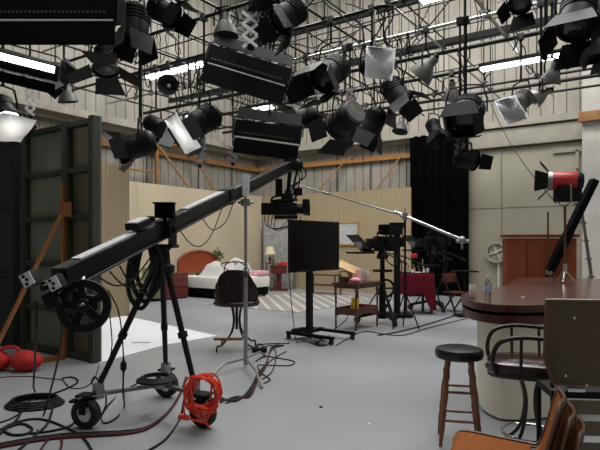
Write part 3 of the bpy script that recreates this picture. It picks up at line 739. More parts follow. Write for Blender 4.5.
# ================================================================ TUFTED BAR CHAIR (back to us)
def curved_back(w, dpt, z0, z1, th_, rake=.05):
    def fn(u, v):
        a = (u-.5)*PI*.95
        rr = 1-.12*(abs(u-.5)*2)**2
        top = z1-(z1-z0)*.55*abs(math.sin(a))**3.2
        z = z0+(top-z0)*v
        k = 1+.06*math.sin(v*PI)
        tuft = .012*abs(math.sin(u*PI*6))*abs(math.sin(v*PI*2.5))
        return V(((w/2*k+tuft)*math.sin(a), -(dpt*k+tuft)*math.cos(a)*rr-rake*v+.02, z))
    return fn
bp_ = G(236, 351); bp_ = CR(-.955, 8.15)
t = thing('swivel_bar_chair', 'brown tufted vinyl bar chair with its back to the view', 'chair', bp_, TH)
MB().grid(curved_back(.62, .27, .68, 1.21, 0), 48, 20, .07).build('backrest', 'vinyl', t)
g = MB()
for v_ in (.35, .68):
    for k in range(7):
        p_ = curved_back(.60, .27, .70, 1.2, 0)(.2+.1*k, v_); g.ball(p_+V((0, -.005, 0)), .012)
g.build('tuft_button', 'vinyl', t)
MB().lathe([(.001, .66), (.24, .66), (.265, .69), (.265, .74), (.24, .78), (.001, .79)], 28).build('seat', 'vinyl', t)
MB().path(smooth([(-.29, .06, .70), (-.28, -.14, .70), (0, -.28, .70), (.28, -.14, .70), (.3, .06, .72)]), .042, 10).build('lower_piping', 'vinyl', t)
for k in range(4):
    a = PI/4+k*PI/2; c, s_ = math.cos(a), math.sin(a)
    MB().path(smooth([(.1*c, .1*s_, .66), (.06*c, .06*s_, .45), (.11*c, .11*s_, .25), (.27*c, .27*s_, .1), (.36*c, .36*s_, .08), (.37*c, .37*s_, .0)]), .014, 8).build('leg', 'brownmetal', t)
MB().box((-.1, -.22, .19), (.42, .09, .03), bev=.006).build('footrest', 'oak', t)
MB().tube((0, 0, .3), (0, 0, .67), .022).build('swivel_post', 'brownmetal', t)
g = MB()
for sg in (-1, 1): g.path(smooth([(sg*.02, .05, 1.12), (sg*.2-.05, .08, 1.27), (sg*.04-.02, .05, 1.31), (-.03, .05, 1.27)]), .008, 6)
g.path(smooth([(-.2, .05, 1.1), (-.17, .05, 1.27), (.0, .05, 1.32), (.16, .05, 1.22), (.18, .05, 1.1)]), .009, 6)
g.build('wire_back_hoop', 'brownmetal', t)

# ================================================================ MONITOR ON ROLLING STAND
A0, A1 = CR(-.173, 8.5), CR(.672, 9.55)
u_ = (A1-A0).normalized(); w_ = (A1-A0).length; mid = (A0+A1)/2; rz = math.atan2(u_.y, u_.x)
t = thing('monitor_stand', 'black wheeled stand under the large flat monitor', 'stand', mid, rz)
nl = V((0, -1, 0))          # local front
MB().box((-.02, .1, .72), (.12, .07, 1.3), bev=.01).build('column', 'black', t)
for sx in (-.3, .3):
    o = MB().box((sx, -.12, .11), (.07, .95, .05), bev=.01).build('foot', 'black', t)
    for yy in (-.55, .32):
        wheel(o, WM[t] @ V((sx, yy, .04)), .04, .035, (WM[t].to_3x3() @ V((1, .2, 0))).normalized(), 'grey')
        MB().box((sx, yy, .075), (.05, .05, .03)).build('caster_fork', 'black', o)
MB().box((0, .1, .12), (.66, .09, .06), bev=.01).build('cross_member', 'black', t)
MB().box((-.02, .06, 1.34), (.5, .05, .4)).build('mount_bracket', 'black', t)
tv = thing('monitor', 'large black flat screen monitor turned to the right', 'monitor', mid+up*1.13, rz)
MB().box((0, 0, .42), (w_, .055, .84), bev=.012).build('cabinet', 'black', tv)
MB().box((0, -.029, .425), (w_-.05, .004, .78)).build('screen', 'screen', tv)
p0 = [P(289, 272, 8.5), P(291, 300, 8.5), P(294, 325, 8.7), CR(-.05, 8.6, .02), CR(.1, 8.8, .02)]
single('power_cable', MB().path(smooth(p0), .007, 6), 'cable', 'thin cable hanging from the left corner of monitor', 'cable')
g = MB()
for k in range(5):
    g.path(smooth([CR(-.25+.1*k, 8.9, .02), CR(0+.05*k, 8.5+.07*k, .08), CR(.3, 8.3+.06*k, .015), CR(.45-.05*k, 8.6, .02), CR(.1+.1*k, 9.0, .06)]), .008, 6)
single('cable_tangle', g, 'cable', 'tangle of cables on the base of monitor stand', 'cable')
single('power_strip', MB().box(CR(-.02, 8.9, .175), (.3, .08, .05), Matrix.Rotation(rz, 3, 'Z'), bev=.008), 'black', 'black power strip on the base of monitor stand', 'power strip')
for nm_, x_ in (): pass

# ================================================================ BEDROOM SET
bed = thing('bed', 'double bed with arched wooden headboard and white mattress', 'bed', (-11.05, 12.18, 0))
hb = [(-.84, 0), (.84, 0), (.84, 1.0)] + [(.84*math.cos(a*PI/16), 1.0+.34*math.sin(a*PI/16)) for a in range(1, 16)] + [(-.84, 1.0)]
mxh = Matrix.Translation((-1.12, 0, .02)) @ Matrix(((0, 0, 1, 0), (1, 0, 0, 0), (0, 1, 0, 0), (0, 0, 0, 1)))
MB().prism(hb, -.03, .03, mxh).build('headboard', 'headboard', bed)
g = MB().path([mxh @ V((x*.98, y*.995, .035)) for x, y in hb[2:]], .03, 8); g.build('headboard_moulding', 'headboard', bed)
MB().box((0, 0, .18), (2.06, 1.6, .24), bev=.01).build('bed_base', 'matte', bed)
g = MB()
for x in (-.95, .95):
    for y in (-.7, .7): g.box((x, y, .03), (.08, .08, .06))
g.build('bed_foot', 'black', bed)
MB().box((.01, 0, .45), (2.12, 1.68, .34), bev=.08).build('mattress', 'white', bed)
def comf(u, v):
    x = -.55+1.35*u; y = -.76+1.52*v
    e = min(1, 6*u, 6*(1-u))*min(1, 5*v, 5*(1-v))
    h = .3*math.exp(-((u-.25)**2)/.04-((v-.35)**2)/.1)+.38*math.exp(-((u-.68)**2)/.04-((v-.6)**2)/.15)+.14+.05*math.sin(u*13+v*5)*math.sin(v*9)
    return V((-11.05+x, 12.18+y, .61+max(0, h)*e))
single('comforter', MB().grid(comf, 40, 40, .02), 'white', 'rumpled white comforter heaped on the bed', 'bedding')
g = MB().box((-10.15, 12.72, .70), (.34, .55, .14), bev=.06)
single('cushion', g, 'pinkgrey', 'pink and white cushion at the foot end of bed', 'cushion')
def leaves(c, n, r, sq=(1, 1, 1)):
    g = MB()
    for i in range(n):
        p = V(c)+V((random.gauss(0, r*sq[0]), random.gauss(0, r*sq[1]), random.gauss(0, r*sq[2])))
        q = Quaternion((random.random(), random.random(), random.random(), random.random()+.01)).normalized().to_matrix()
        g.ball(p, .05, (1, .5, .12), q, 6)
    return g
single('leaf_garland', leaves((-12.05, 12.95, 1.22), 60, .085).path(smooth([(-12.05, 12.7, 1.2), (-12.05, 12.95, 1.3), (-12.05, 13.2, 1.12)]), .03, 6), 'leaf', 'dry leaf garland on the right of the headboard', 'garland')
t = thing('flower_bouquet', 'small green flower sprig lying on the bed near headboard', 'flowers', (-11.6, 11.65, .66))
leaves((-11.65, 11.68, .68), 30, .1, (1, 1, .3)).build('leaves', 'leaf', t, ws=True)
# red-brown chest
t = thing('bedside_chest', 'dark red wooden bedside chest left of the bed', 'chest', (-11.85, 10.75, 0))
MB().box((0, 0, .37), (.55, .85, .66), bev=.01).build('body', 'cherry', t)
MB().box((0, 0, .72), (.6, .9, .04), bev=.008).build('top', 'wood', t)
for z in (.2, .42, .62):
    o = MB().box((.28, 0, z), (.02, .78, .17), bev=.006).build('drawer', 'cherry', t); MB().ball((.3, 0, z), .02).build('knob', 'brass', o)
MB().box((0, 0, .03), (.5, .8, .06)).build('plinth', 'black', t)
# olive armchair
ap = CR(-4.32, 15.0)
t = thing('armchair', 'olive green armchair behind the jib tripod', 'armchair', ap, TH+math.radians(25))
MB().box((0, 0, .24), (.95, .8, .34), bev=.05).build('base', 'olive', t)
MB().box((0, -.05, .45), (.62, .68, .16), bev=.06).build('seat_cushion', 'olive', t)
MB().box((0, .34, .6), (.9, .2, .6), bev=.08).build('backrest', 'olive', t)
for sx in (-1, 1): MB().box((sx*.4, -.03, .46), (.17, .78, .34), bev=.06).build('armrest', 'olive', t)
for sx in (-1, 1):
    for sy in (-1, 1): MB().tube((sx*.38, sy*.32, 0), (sx*.38, sy*.32, .09), .025).build('foot', 'wood', t)
# lamp on tall wooden stand
lp = CR(-1.03, 18.6)
t = thing('plant_stand', 'slim wooden stand under the cream lamp in the corner', 'stand', lp, TH)
MB().box((0, 0, .9), (.34, .3, .03), bev=.005).build('top', 'oak', t)
for sx in (-1, 1):
    for sy in (-1, 1): MB().bar((sx*.13, sy*.11, .89), (sx*.15, sy*.13, 0), .03, .03).build('leg', 'oak', t)
MB().box((0, 0, .35), (.28, .24, .02)).build('shelf', 'oak', t)
t = thing('table_lamp', 'small table lamp with cream shade in the set corner', 'lamp', lp+up*.916, TH)
MB().lathe([(.001, 0), (.08, 0), (.08, .02), (.03, .04), (.05, .1), (.06, .16), (.025, .24), (.012, .27), (.012, .34), (.001, .34)], 18).build('base', 'brass', t)
MB().lathe([(.18, .3), (.11, .56), (.105, .56), (.175, .3)], 24, caps=False).build('shade', 'cream', t)
# drum pedestal table
dp = CR(-.72, 18.2)
t = thing('pedestal_table', 'dark round pedestal table against the corner flat', 'table', dp, TH)
MB().lathe([(.001, .58), (.26, .58), (.28, .6), (.28, .8), (.3, .82), (.3, .85), (.001, .85)], 28).build('drum_top', 'cherry', t)
MB().lathe([(.001, .06), (.1, .06), (.11, .1), (.09, .3), (.11, .58), (.001, .58)], 20).build('pedestal', 'cherry', t)
MB().box((0, 0, .035), (.62, .42, .07), bev=.015).build('foot', 'wood', t)
g = MB().box(dp+V((.1, .05, .9)), (.34, .2, .06), bev=.02).ball(dp+V((.15, .08, .94)), .07, (1.6, 1, .6))
single('red_cloth', g, 'flower', 'bright red folded cloth on the pedestal table', 'cloth', origin=dp+up*.865)
t = thing('bottle', 'dark green bottle on the pedestal table', 'bottle', dp+V((-.15, -.1, .851)))
MB().lathe([(.001, 0), (.04, 0), (.042, .02), (.042, .2), (.015, .27), (.013, .34), (.001, .34)], 16).build('glass_body', 'leaf', t)
MB().lathe([(.001, .34), (.016, .34), (.016, .37), (.001, .37)], 12).build('cap', 'black', t)
# grey patterned panel
t = thing('folding_screen', 'grey floral panel leaning in the set corner', 'screen', (-11.35, 15.3, 0), 0)
MB().box((0, 0, 1.2), (1.3, .05, 2.36), bev=.01).build('panel', 'greywall', t)
MB().box((-.66, 0, 1.2), (.03, .07, 2.4)).box((.66, 0, 1.2), (.03, .07, 2.4)).build('edge_frame', 'steel', t)
# picture
d = dY(348, 15.44); pc = P(348, 233.5, d)
t = thing('framed_picture', 'pale landscape picture in thin wooden frame on back flat', 'picture', (pc.x, 15.465, pc.z))
MB().box((0, 0, 0), (.66, .02, .68)).build('canvas', 'paint', t)
g = MB()
for sx in (-1, 1): g.box((sx*.35, -.005, 0), (.05, .04, .76))
for sz in (-1, 1): g.box((0, -.005, sz*.36), (.72, .04, .05))
g.build('frame', 'frame', t)
# low dark shelf at back flats
q = CR(.75, 17.0)
t = thing('low_shelf', 'low dark shelf table against the back flats', 'shelf', q, TH+math.radians(-36))
for z in (.28, .6): MB().box((0, 0, z), (1.1, .4, .03)).build('shelf_board', 'wood', t)
for sx in (-1, 1):
    for sy in (-1, 1): MB().box((sx*.52, sy*.17, .31), (.035, .035, .62)).build('leg', 'wood', t)
# rug
single('striped_rug', MB().box((-8.5, 12.2, .006), (3.1, 4.0, .012)), 'rug', 'grey rug with white diagonal stripes before the set', 'rug', origin=(-8.5, 12.2, 0))
# white cloth on the floor
poly = [G(99, 363), G(99, 319), G(125, 316), G(190, 330), G(217, 336), G(166, 345)]
g = MB(); g.prism([(p.x, p.y) for p in poly], .001, .006); single('floor_cloth', g, 'paper', 'white floor cloth spread behind the jib tripod', 'cloth')
# red sandbag
sb = CR(-3.62, 6.75)
t = thing('sandbag', 'red sandbag on the floor at the left edge', 'sandbag', sb, TH)
for sx in (-1, 1): MB().ball((sx*.2, 0, .13), .2, (1.0, .75, .64), n=20).build('bag_half', 'redbag', t)
MB().path(smooth([(-.14, 0, .2), (-.08, 0, .29), (.08, 0, .29), (.14, 0, .2)]), .02, 8).build('strap', 'redbag', t)

# ================================================================ TEA CART AND PROPS
o0 = CR(1.02, 9.75); lx = (rt*.62+fw*.79).normalized(); ly = (-rt*.79+fw*.62).normalized()
CW, CD = .82, .5
crz = math.atan2(lx.y, lx.x)
cart = thing('tea_cart', 'brown two tier wooden tea cart beside the monitor', 'cart', o0+lx*CW/2+ly*CD/2, crz)
def C(x, y, z): return WM[cart] @ V((x, y, z))
MB().box((0, 0, .85), (CW+.06, CD+.06, .035), bev=.01).box((0, 0, .80), (CW-.02, CD-.02, .07)).build('top', 'wood', cart)
for sx in (-1, 1):
    for sy in (-1, 1):
        MB().lathe([(.001, .03), (.016, .03), (.02, .1), (.016, .2), (.024, .3), (.015, .4), (.02, .55), (.014, .7), (.02, .8), (.02, .83), (.001, .83)], 12, Matrix.Translation((sx*(CW/2-.03), sy*(CD/2-.03), 0))).build('leg', 'wood', cart)
        MB().ball((sx*(CW/2-.03), sy*(CD/2-.03), .02), .02).build('caster', 'black', cart)
MB().box((0, 0, .3), (CW-.04, CD-.04, .02)).build('lower_shelf', 'wood', cart)
for sy in (-1, 1):
    pl = [(-CW/2+.03, .27), (-CW/2+.1, .24), (-.1, .3), (0, .27), (.1, .3), (CW/2-.1, .24), (CW/2-.03, .27), (CW/2-.03, .4), (-CW/2+.03, .4)]
    MB().prism(pl, -.008, .008, Matrix.Translation((0, sy*(CD/2-.03), 0)) @ Matrix.Rotation(PI/2, 4, 'X')).build('shelf_apron', 'wood', cart)
for sx in (-1, 1): MB().box((sx*(CW/2-.03), 0, .34), (.016, CD-.08, .13)).build('shelf_apron', 'wood', cart)
ZT = .8685
single('sloping_board', MB().box(C(-.08, .1, 1.12), (.46, .2, .03), (zrot(TH) @ Matrix.Rotation(math.radians(24), 4, 'Y') @ Matrix.Rotation(math.radians(42), 4, 'X')).to_3x3()).bar(C(-.02, .13, ZT), C(-.04, .12, 1.1), .1, .03), 'tan', 'tan sloping board propped up on the tea cart', 'board')
single('pink_box', MB().box(C(-.13, -.12, ZT+.12), (.11, .06, .24), Matrix.Rotation(TH+.2, 3, 'Z'), bev=.004), 'pinkgrey', 'tall pink printed box on the tea cart', 'box')
single('soap_dish', MB().ball(C(-.3, -.16, ZT+.05), .1, (1.1, .7, .5)), 'pink', 'pink oval case on left of the tea cart', 'case')
t = thing('pump_bottle', 'clear pump bottle beside the pink box on cart', 'bottle', C(.03, -.13, ZT))
MB().lathe([(.001, 0), (.035, 0), (.036, .02), (.036, .13), (.012, .17), (.012, .2), (.001, .2)], 16).build('body', 'clear', t)
MB().tube((0, 0, .19), (0, 0, .23), .008).box((.015, 0, .23), (.05, .02, .015)).build('pump', 'whitep', t)
t = thing('tumbler', 'pink tumbler at right end of the tea cart', 'cup', C(.24, -.08, ZT))
MB().lathe([(.001, 0), (.04, 0), (.048, .15), (.044, .15), (.037, .01), (.001, .01)], 18).build('cup_body', 'pinkgrey', t)
MB().lathe([(.001, .15), (.035, .15), (.03, .19), (.001, .2)], 16).build('lid', 'whitep', t)
t = thing('small_jar', 'dark blue jar between pump bottle and pink tumbler', 'jar', C(.13, -.02, ZT))
MB().lathe([(.001, 0), (.03, 0), (.032, .08), (.02, .1), (.001, .1)], 14).build('jar_body', 'bluelabel', t)
MB().lathe([(.001, .1), (.022, .1), (.022, .13), (.001, .13)], 14).build('lid', 'black', t)
t = thing('wicker_basket', 'dark small basket at the cart corner', 'basket', C(-.33, .08, ZT))
MB().lathe([(.001, 0), (.09, 0), (.11, .1), (.1, .1), (.085, .01), (.001, .01)], 18).build('basket_body', 'vinyl', t)
MB().path(smooth([(-.105, 0, .09), (-.08, 0, .19), (.08, 0, .19), (.105, 0, .09)]), .008, 6).build('handle', 'vinyl', t)
single('yellow_packet', MB().box(C(-.23, -.1, .45), (.15, .05, .27), (zrot(TH) @ Matrix.Rotation(.12, 4, 'Y')).to_3x3(), bev=.02), 'yellow', 'yellow packet standing on lower shelf of cart', 'packet')
single('maroon_cloth', MB().ball(C(.2, -.05, .36), .12, (1.7, 1, .45)).ball(C(.05, .05, .35), .08, (1.4, 1, .5)), 'maroon', 'maroon folded cloth on lower shelf of cart', 'cloth')
single('paper_sheet', MB().box(C(-.1, .0, .3125), (.3, .22, .004), Matrix.Rotation(TH+.4, 3, 'Z')), 'whitep', 'white paper sheet lying on lower cart shelf', 'paper')

# ================================================================ CRIMSON TABLE
tb = CR(2.62, 12.35); 
t = thing('side_table', 'wooden table hidden under the crimson tablecloth', 'table', tb, TH+math.radians(10))
MB().box((0, 0, .9), (.72, .6, .03)).build('top', 'wood', t)
for sx in (-1, 1):
    for sy in (-1, 1): MB().box((sx*.3, sy*.24, .44), (.05, .05, .88)).build('leg', 'wood', t)
MB().box((0, -.1, .42), (.55, .04, .06)).build('stretcher', 'wood', t)
def cloth(u, v):
    a = u*2*PI; ca, sa = math.cos(a), math.sin(a); p_ = 4
    rr = 1/((abs(ca)/.40)**p_+(abs(sa)/.34)**p_)**(1/p_)
    if v < .35: s_ = v/.35; return t_m @ V((ca*rr*s_, sa*rr*s_, .922))
    s_ = (v-.35)/.65
    drop = .46 if ca < .25 or sa > .3 else .46+.38*min(1, (ca-.25)/.3)
    fl = 1+s_*(.05+.09*math.sin(a*11))
    return t_m @ V((ca*rr*fl, sa*rr*fl, .922-drop*s_))
t_m = WM[t]
single('tablecloth', MB().grid(cloth, 96, 18, .004), 'maroon', 'crimson tablecloth draped over the table by studio cameras', 'tablecloth', origin=tb+up*.4)
def T_(x, y): return t_m @ V((x, y, .927))
def tumbler(x, y, label, h=.12, r=.035, m='clear', stem=False):
    t = thing('drinking_glass', label, 'glass', T_(x, y))
    if stem:
        MB().lathe([(.001, 0), (.032, 0), (.032, .004), (.006, .01), (.005, .08), (.03, .11), (.034, .15), (.028, .18), (.026, .18), (.031, .15), (.027, .11), (.001, .085)], 16).build('glass_body', m, t)
    else:
        MB().lathe([(.001, 0), (r*.85, 0), (r, h), (r*.92, h), (r*.78, .01), (.001, .01)], 16).build('glass_body', m, t)
tumbler(-.28, -.12, 'clear tumbler at the left end of crimson table')
tumbler(-.19, -.05, 'stemmed glass at left on the crimson table', stem=True)
tumbler(-.08, -.14, 'clear short tumbler near the middle of crimson table', h=.1)
tumbler(.06, -.12, 'stemmed glass in the middle of crimson table', stem=True)
tumbler(.28, -.08, 'white cup at right end of crimson table', h=.1, m='whitep')
t = thing('flower_vase', 'glass vase with a red flower on crimson table', 'vase', T_(.0, .06))
MB().lathe([(.001, 0), (.04, 0), (.05, .06), (.02, .14), (.028, .19), (.022, .19), (.016, .14), (.001, .02)], 16).build('vase_body', 'clear', t)
MB().tube((0, 0, .1), (.01, 0, .34), .005).build('stem', 'leaf', t)
g = MB()
for k in range(14):
    a = k*2.4; g.ball((.01+.045*math.cos(a), .045*math.sin(a), .37+.006*k-.03), .04, (1, .8, .5), n=8)
g.build('blossom', 'flower', t)
t = thing('decanter', 'clear decanter right of the red flower', 'decanter', T_(.19, .02))
MB().lathe([(.001, 0), (.06, 0), (.065, .05), (.05, .11), (.018, .16), (.016, .22), (.03, .25), (.001, .25)], 18).build('glass_body', 'clear', t)
MB().ball((0, 0, .28), .025).build('stopper', 'clear', t)
for x_, y_, lb in ((-.13, -.2, 'white salt shaker at the front left of crimson table'), (.14, -.2, 'white pepper pot at the front right of crimson table')):
    t = thing('shaker', lb, 'shaker', T_(x_, y_))
    MB().lathe([(.001, 0), (.03, 0), (.032, .03), (.022, .08), (.001, .08)], 14).build('pot', 'whitep', t)
    MB().lathe([(.001, .08), (.022, .08), (.018, .1), (.001, .105)], 14).build('cap', 'chrome', t)
single('dinner_plate', MB().lathe([(.001, 0), (.06, 0), (.1, .015), (.1, .02), (.06, .008), (.001, .008)], 24, Matrix.Translation(T_(-.02, -.22))), 'whitep', 'white plate at the front of crimson table', 'plate')

# ================================================================ STUDIO CAMERAS
def studio_camera(label, base, yaw, zc, mirror=1):
    t = thing('studio_camera', label, 'camera', base, yaw)
    # dolly with three legs
    for k in range(3):
        a = k*2*PI/3+.4; c, s_ = math.cos(a), math.sin(a)
        o = MB().bar((.05*c, .05*s_, .22), (.5*c, .5*s_, .12), .06, .06, bev=.008).build('dolly_leg', 'satin', t)
        wheel(o, WM[t] @ V((.5*c, .5*s_, .07)), .07, .05, (WM[t].to_3x3() @ V((-s_, c, 0))).normalized(), 'steel')
        MB().bar((.03*c, .03*s_, .75), (.38*c, .38*s_, .16), .025, .025).build('brace', 'black', t)
    MB().lathe([(.001, .1), (.09, .1), (.09, .2), (.07, .22), (.065, .78), (.075, .8), (.05, .82), (.045, zc-.3), (.001, zc-.3)], 20).build('pedestal_column', 'black', t)
    MB().lathe([(.001, 0), (.1, 0), (.12, .04), (.1, .1), (.07, .16), (.001, .16)], 20, Matrix.Translation((0, 0, zc-.32))).build('pan_head', 'black', t)
    MB().box((0, 0, zc-.15), (.5, .16, .03)).build('mounting_plate', 'satin', t)
    MB().box((.1, 0, zc), (.5, .22, .27), bev=.025).box((.3, 0, zc+.02), (.14, .2, .22), bev=.02).build('camera_body', 'black', t)
    MB().box((-.22, 0, zc-.01), (.26, .19, .2), bev=.03).build('lens_barrel', 'satin', t)
    o = MB().prism([(-.36, -.17), (-.34, -.17), (-.7, .16), (-.72, .16)], -.22, .22, Matrix.Translation((0, 0, zc)) @ Matrix.Rotation(PI/2, 4, 'X')).build('prompter_hood', 'black', t)
    MB().box((-.56, 0, zc+.02), (.38, .4, .01), (Matrix.Rotation(math.radians(43), 4, 'Y')).to_3x3()).build('prompter_glass', 'prompt', o)
    MB().box((-.52, 0, zc-.19), (.44, .36, .035), bev=.006).build('prompter_monitor', 'black', t)
    MB().box((.2, 0, zc+.24), (.24, .24, .17), bev=.015).tube((.2, 0, zc+.1), (.2, 0, zc+.2), .03).build('viewfinder', 'black', t)
    MB().path(smooth([(-.12, 0, zc+.13), (-.1, 0, zc+.22), (.08, 0, zc+.23), (.1, 0, zc+.13)]), .016, 8).build('top_handle', 'black', t)
    for sy in (-1, 1):
        o = MB().path(smooth([(.05, sy*.1, zc-.2), (.4, sy*.2, zc-.28), (.75, sy*.26, zc-.42)]), .013, 8).build('pan_handle', 'satin', t)
        MB().tube((.68, sy*.25, zc-.39), (.8, sy*.265, zc-.445), .02).build('grip', 'rubber', o)
    MB().box((.06, -.17, zc+.02), (.16, .1, .14), bev=.012).build('side_recorder', 'black', t)
    MB().box((.42, -.05, zc+.02), (.12, .16, .2), bev=.02).build('battery', 'black', t)
    MB().box((.06, .02, zc+.27), (.12, .26, .2), bev=.012).build('viewfinder_hood', 'matte', t)
    MB().path(smooth([(-.05, -.16, zc-.12), (-.1, -.24, zc-.3), (.1, -.26, zc-.45), (.25, -.15, zc-.3), (.3, -.05, zc-.1)]), .012, 6).build('zoom_cable', 'cable', t)
    MB().box((0, 0, zc-.55), (.3, .26, .05), bev=.01).build('steering_collar', 'satin', t)
    g = MB()
    for k in range(3): g.path(smooth([(.35, .05*k, zc-.1), (.45+.05*k, .1, zc-.5), (.3, .12, .5), (.12+.05*k, .2, .25)]), .012, 6)
    g.build('camera_cable', 'cable', t)
    return t
studio_camera('black studio camera with prompter, nearer the tea cart', CR(1.64, 10.75), TH+math.radians(26), 1.6)
studio_camera('black studio camera with prompter, against the black curtain', CR(3.15, 12.9), TH+math.radians(24), 1.62)
# big black equipment column behind first camera
t = thing('camera_crane_post', 'thick black post standing behind the nearer studio camera', 'post', CR(2.1, 11.7), TH)
MB().box((0, 0, .92), (.13, .12, 1.76), bev=.015).build('post', 'black', t)
MB().lathe([(.001, 0), (.13, 0), (.13, .13), (.16, .15), (.17, .26), (.001, .26)], 20, Matrix.Translation((0, 0, 1.78))).build('head', 'black', t)
MB().lathe([(.16, -.03), (.21, -.03), (.21, .03), (.16, .03), (.16, -.03)], 24, Matrix.Translation((-.25, 0, .62)) @ Matrix.Rotation(PI/2, 4, 'X'), caps=False).build('hand_wheel', 'black', t)
MB().tube((-.25, 0, .62), (0, 0, .62), .02).build('wheel_shaft', 'black', t)
MB().box((0, 0, .04), (.6, .5, .06), bev=.01).build('base', 'black', t)
# boom pole
t = thing('boom_stand', 'chrome microphone boom pole sloping down over studio cameras', 'boom', CR(1.95, 10.1), TH)
ba = P(287, 182, 11.5); bb = P(462, 240, 9.4); bk = P(405, 216, 10.05)
MB().tube(ba, bk, .014, .018).build('boom_arm', 'steel', t, ws=True)
MB().tube(bk-(bb-bk)*.2, bb, .026, .03).build('boom_sleeve', 'chrome', t, ws=True)
MB().ball(bb, .07, (1, 1, 1)).tube(bb, bb-up*.16, .02).tube(bb-rt*.1-up*.02, bb+rt*.12-up*.02, .03).build('counterweight', 'steel', t, ws=True)
MB().box(bk, (.1, .1, .12), R, bev=.015).tube(bk-rt*.09, bk+rt*.09, .025).tube(bk, bk+up*.16, .012).build('pivot_clamp', 'steel', t, ws=True)
kb = V((bk.x, bk.y, 0)); MB().tube(kb+up*.2, bk, .02).build('pole', 'black', t, ws=True)
for k in range(3):
    a = k*2*PI/3; dv = V((math.cos(a), math.sin(a), 0)); MB().tube(kb+up*.7, kb+dv*.28+up*.015, .013).build('leg', 'black', t, ws=True)
p = P(343, 198, 10.9); MB().tube(ba+(bk-ba)*.34, ba+(bk-ba)*.39, .03).build('collar', 'steel', t, ws=True)
# small wooden folding chair by the cameras
q = CR(3.62, 12.6)
t = thing('folding_chair', 'small brown wooden chair beside the further studio camera', 'chair', q, TH+.5)
MB().box((0, 0, .45), (.4, .4, .03), bev=.008).build('seat', 'cherry', t)
MB().box((0, .2, .78), (.4, .03, .22), bev=.008).build('backrest', 'cherry', t)
for sx in (-1, 1):
    MB().bar((sx*.19, .22, .88), (sx*.19, -.2, 0), .03, .03).build('leg', 'brownmetal', t)
    MB().bar((sx*.17, -.16, .45), (sx*.17, .22, 0), .03, .03).build('leg', 'brownmetal', t)
single('equipment_tray', MB().box(CR(3.6, 11.8, .98), (.5, .35, .03), R).tube(CR(3.6, 11.8, 0), CR(3.6, 11.8, .97), .025).box(CR(3.6, 11.8, .02), (.4, .4, .04), R), 'black', 'black equipment tray on a post by the curtain edge', 'tray stand')

# ================================================================ WALL HOSE REEL
d = dY(496, 16.05); hc = P(496, 252, d); hc.y = 16.1
t = thing('hose_reel', 'pale round hose reel on the beige door', 'hose reel', hc)
mxr = Matrix.Translation(hc) @ Matrix.Rotation(PI/2, 4, 'X')
MB().lathe([(.24, -.05), (.31, -.05), (.31, .05), (.24, .05), (.24, -.05)], 32, mxr, caps=False).build('rim', 'door', t, ws=True)
MB().lathe([(.001, -.09), (.22, -.07), (.22, -.02), (.001, -.02)], 28, mxr).build('disc', 'door', t, ws=True)
g = MB()
for k in range(4):
    a = k*PI/2+.4; g.tube(hc+V((0, .0, 0)), hc+V((.28*math.cos(a), 0, .28*math.sin(a))), .02)
g.tube(hc+V((0, -.06, 0)), hc+V((0, .2, 0)), .04); g.build('spokes', 'pier', t, ws=True)
MB().tube(hc+V((.05, .05, -.25)), V((hc.x+.05, hc.y+.05, 0)), .04).build('supply_pipe', 'pier', t, ws=True)

# ================================================================ BAR
bp2 = [(1.59, 5.15), (1.63, 4.87), (1.78, 4.70), (2.18, 4.72), (2.84, 5.02), (3.7, 5.6), (4.7, 6.5), (5.0, 7.2), (4.7, 7.9), (4.2, 8.35), (3.7, 8.5), (3.25, 8.1), (2.95, 7.5), (2.62, 6.85), (2.1, 6.2), (1.84, 5.95), (1.66, 5.55)]
sm = smooth([V((a, b, 0)) for a, b in bp2], 5, True)
def inset(pts, k):
    n = len(pts); out = []
    for i in range(n):
        tg = (pts[(i+1) % n]-pts[i-1]).normalized(); nrm = V((-tg.y, tg.x, 0)); out.append(pts[i]+nrm*k)
    return out
def wpoly(pts): return [((fw*p.y+rt*p.x).x, (fw*p.y+rt*p.x).y) for p in pts]
bc = CR(2.6, 6.0)
bar = thing('bar_counter', 'large curved dark mahogany bar counter with cream base', 'bar', bc)
MB().prism(wpoly(sm), .995, 1.06, None).build('counter_top', 'barwood', bar, ws=True, sharp=30)
MB().prism(wpoly(inset(sm, -.004)), .997, 1.052).build('edge_band', 'baredge', bar, ws=True, sharp=30)
MB().prism(wpoly(inset(sm, .05)), .965, .997).build('recess', 'matte', bar, ws=True, sharp=30)
MB().prism(wpoly(inset(sm, .005)), .89, .966).build('lower_band', 'baredge', bar, ws=True, sharp=30)
MB().prism(wpoly(inset(sm, .15)), .02, .892).build('base', 'barbase', bar, ws=True, sharp=30)
MB().prism(wpoly(inset(sm, .19)), 0, .022).build('plinth', 'black', bar, ws=True, sharp=30)
ZB = 1.0605
def onbar(px, py): return G(px, py, ZB)
t = thing('water_bottle', 'clear plastic water bottle with blue label on bar', 'bottle', onbar(488, 302))
MB().lathe([(.001, 0), (.03, 0), (.033, .01), (.031, .05), (.033, .07), (.033, .15), (.03, .17), (.02, .2), (.013, .215), (.013, .225), (.001, .225)], 20).build('bottle_body', 'clear', t)
MB().lathe([(.0337, .095), (.0337, .15)], 20, caps=False).build('label', 'bluelabel', t)
MB().lathe([(.001, .223), (.015, .223), (.015, .24), (.001, .24)], 14).build('cap', 'whitep', t)
t = thing('drink_can', 'silver pink drink can on the bar end', 'can', onbar(472.5, 298))
MB().lathe([(.001, 0), (.026, 0), (.033, .012), (.033, .118), (.027, .132), (.001, .131)], 20).build('can_body', 'can', t)
MB().lathe([(.024, .131), (.027, .134), (.024, .134)], 20, caps=False).build('rim', 'chrome', t)
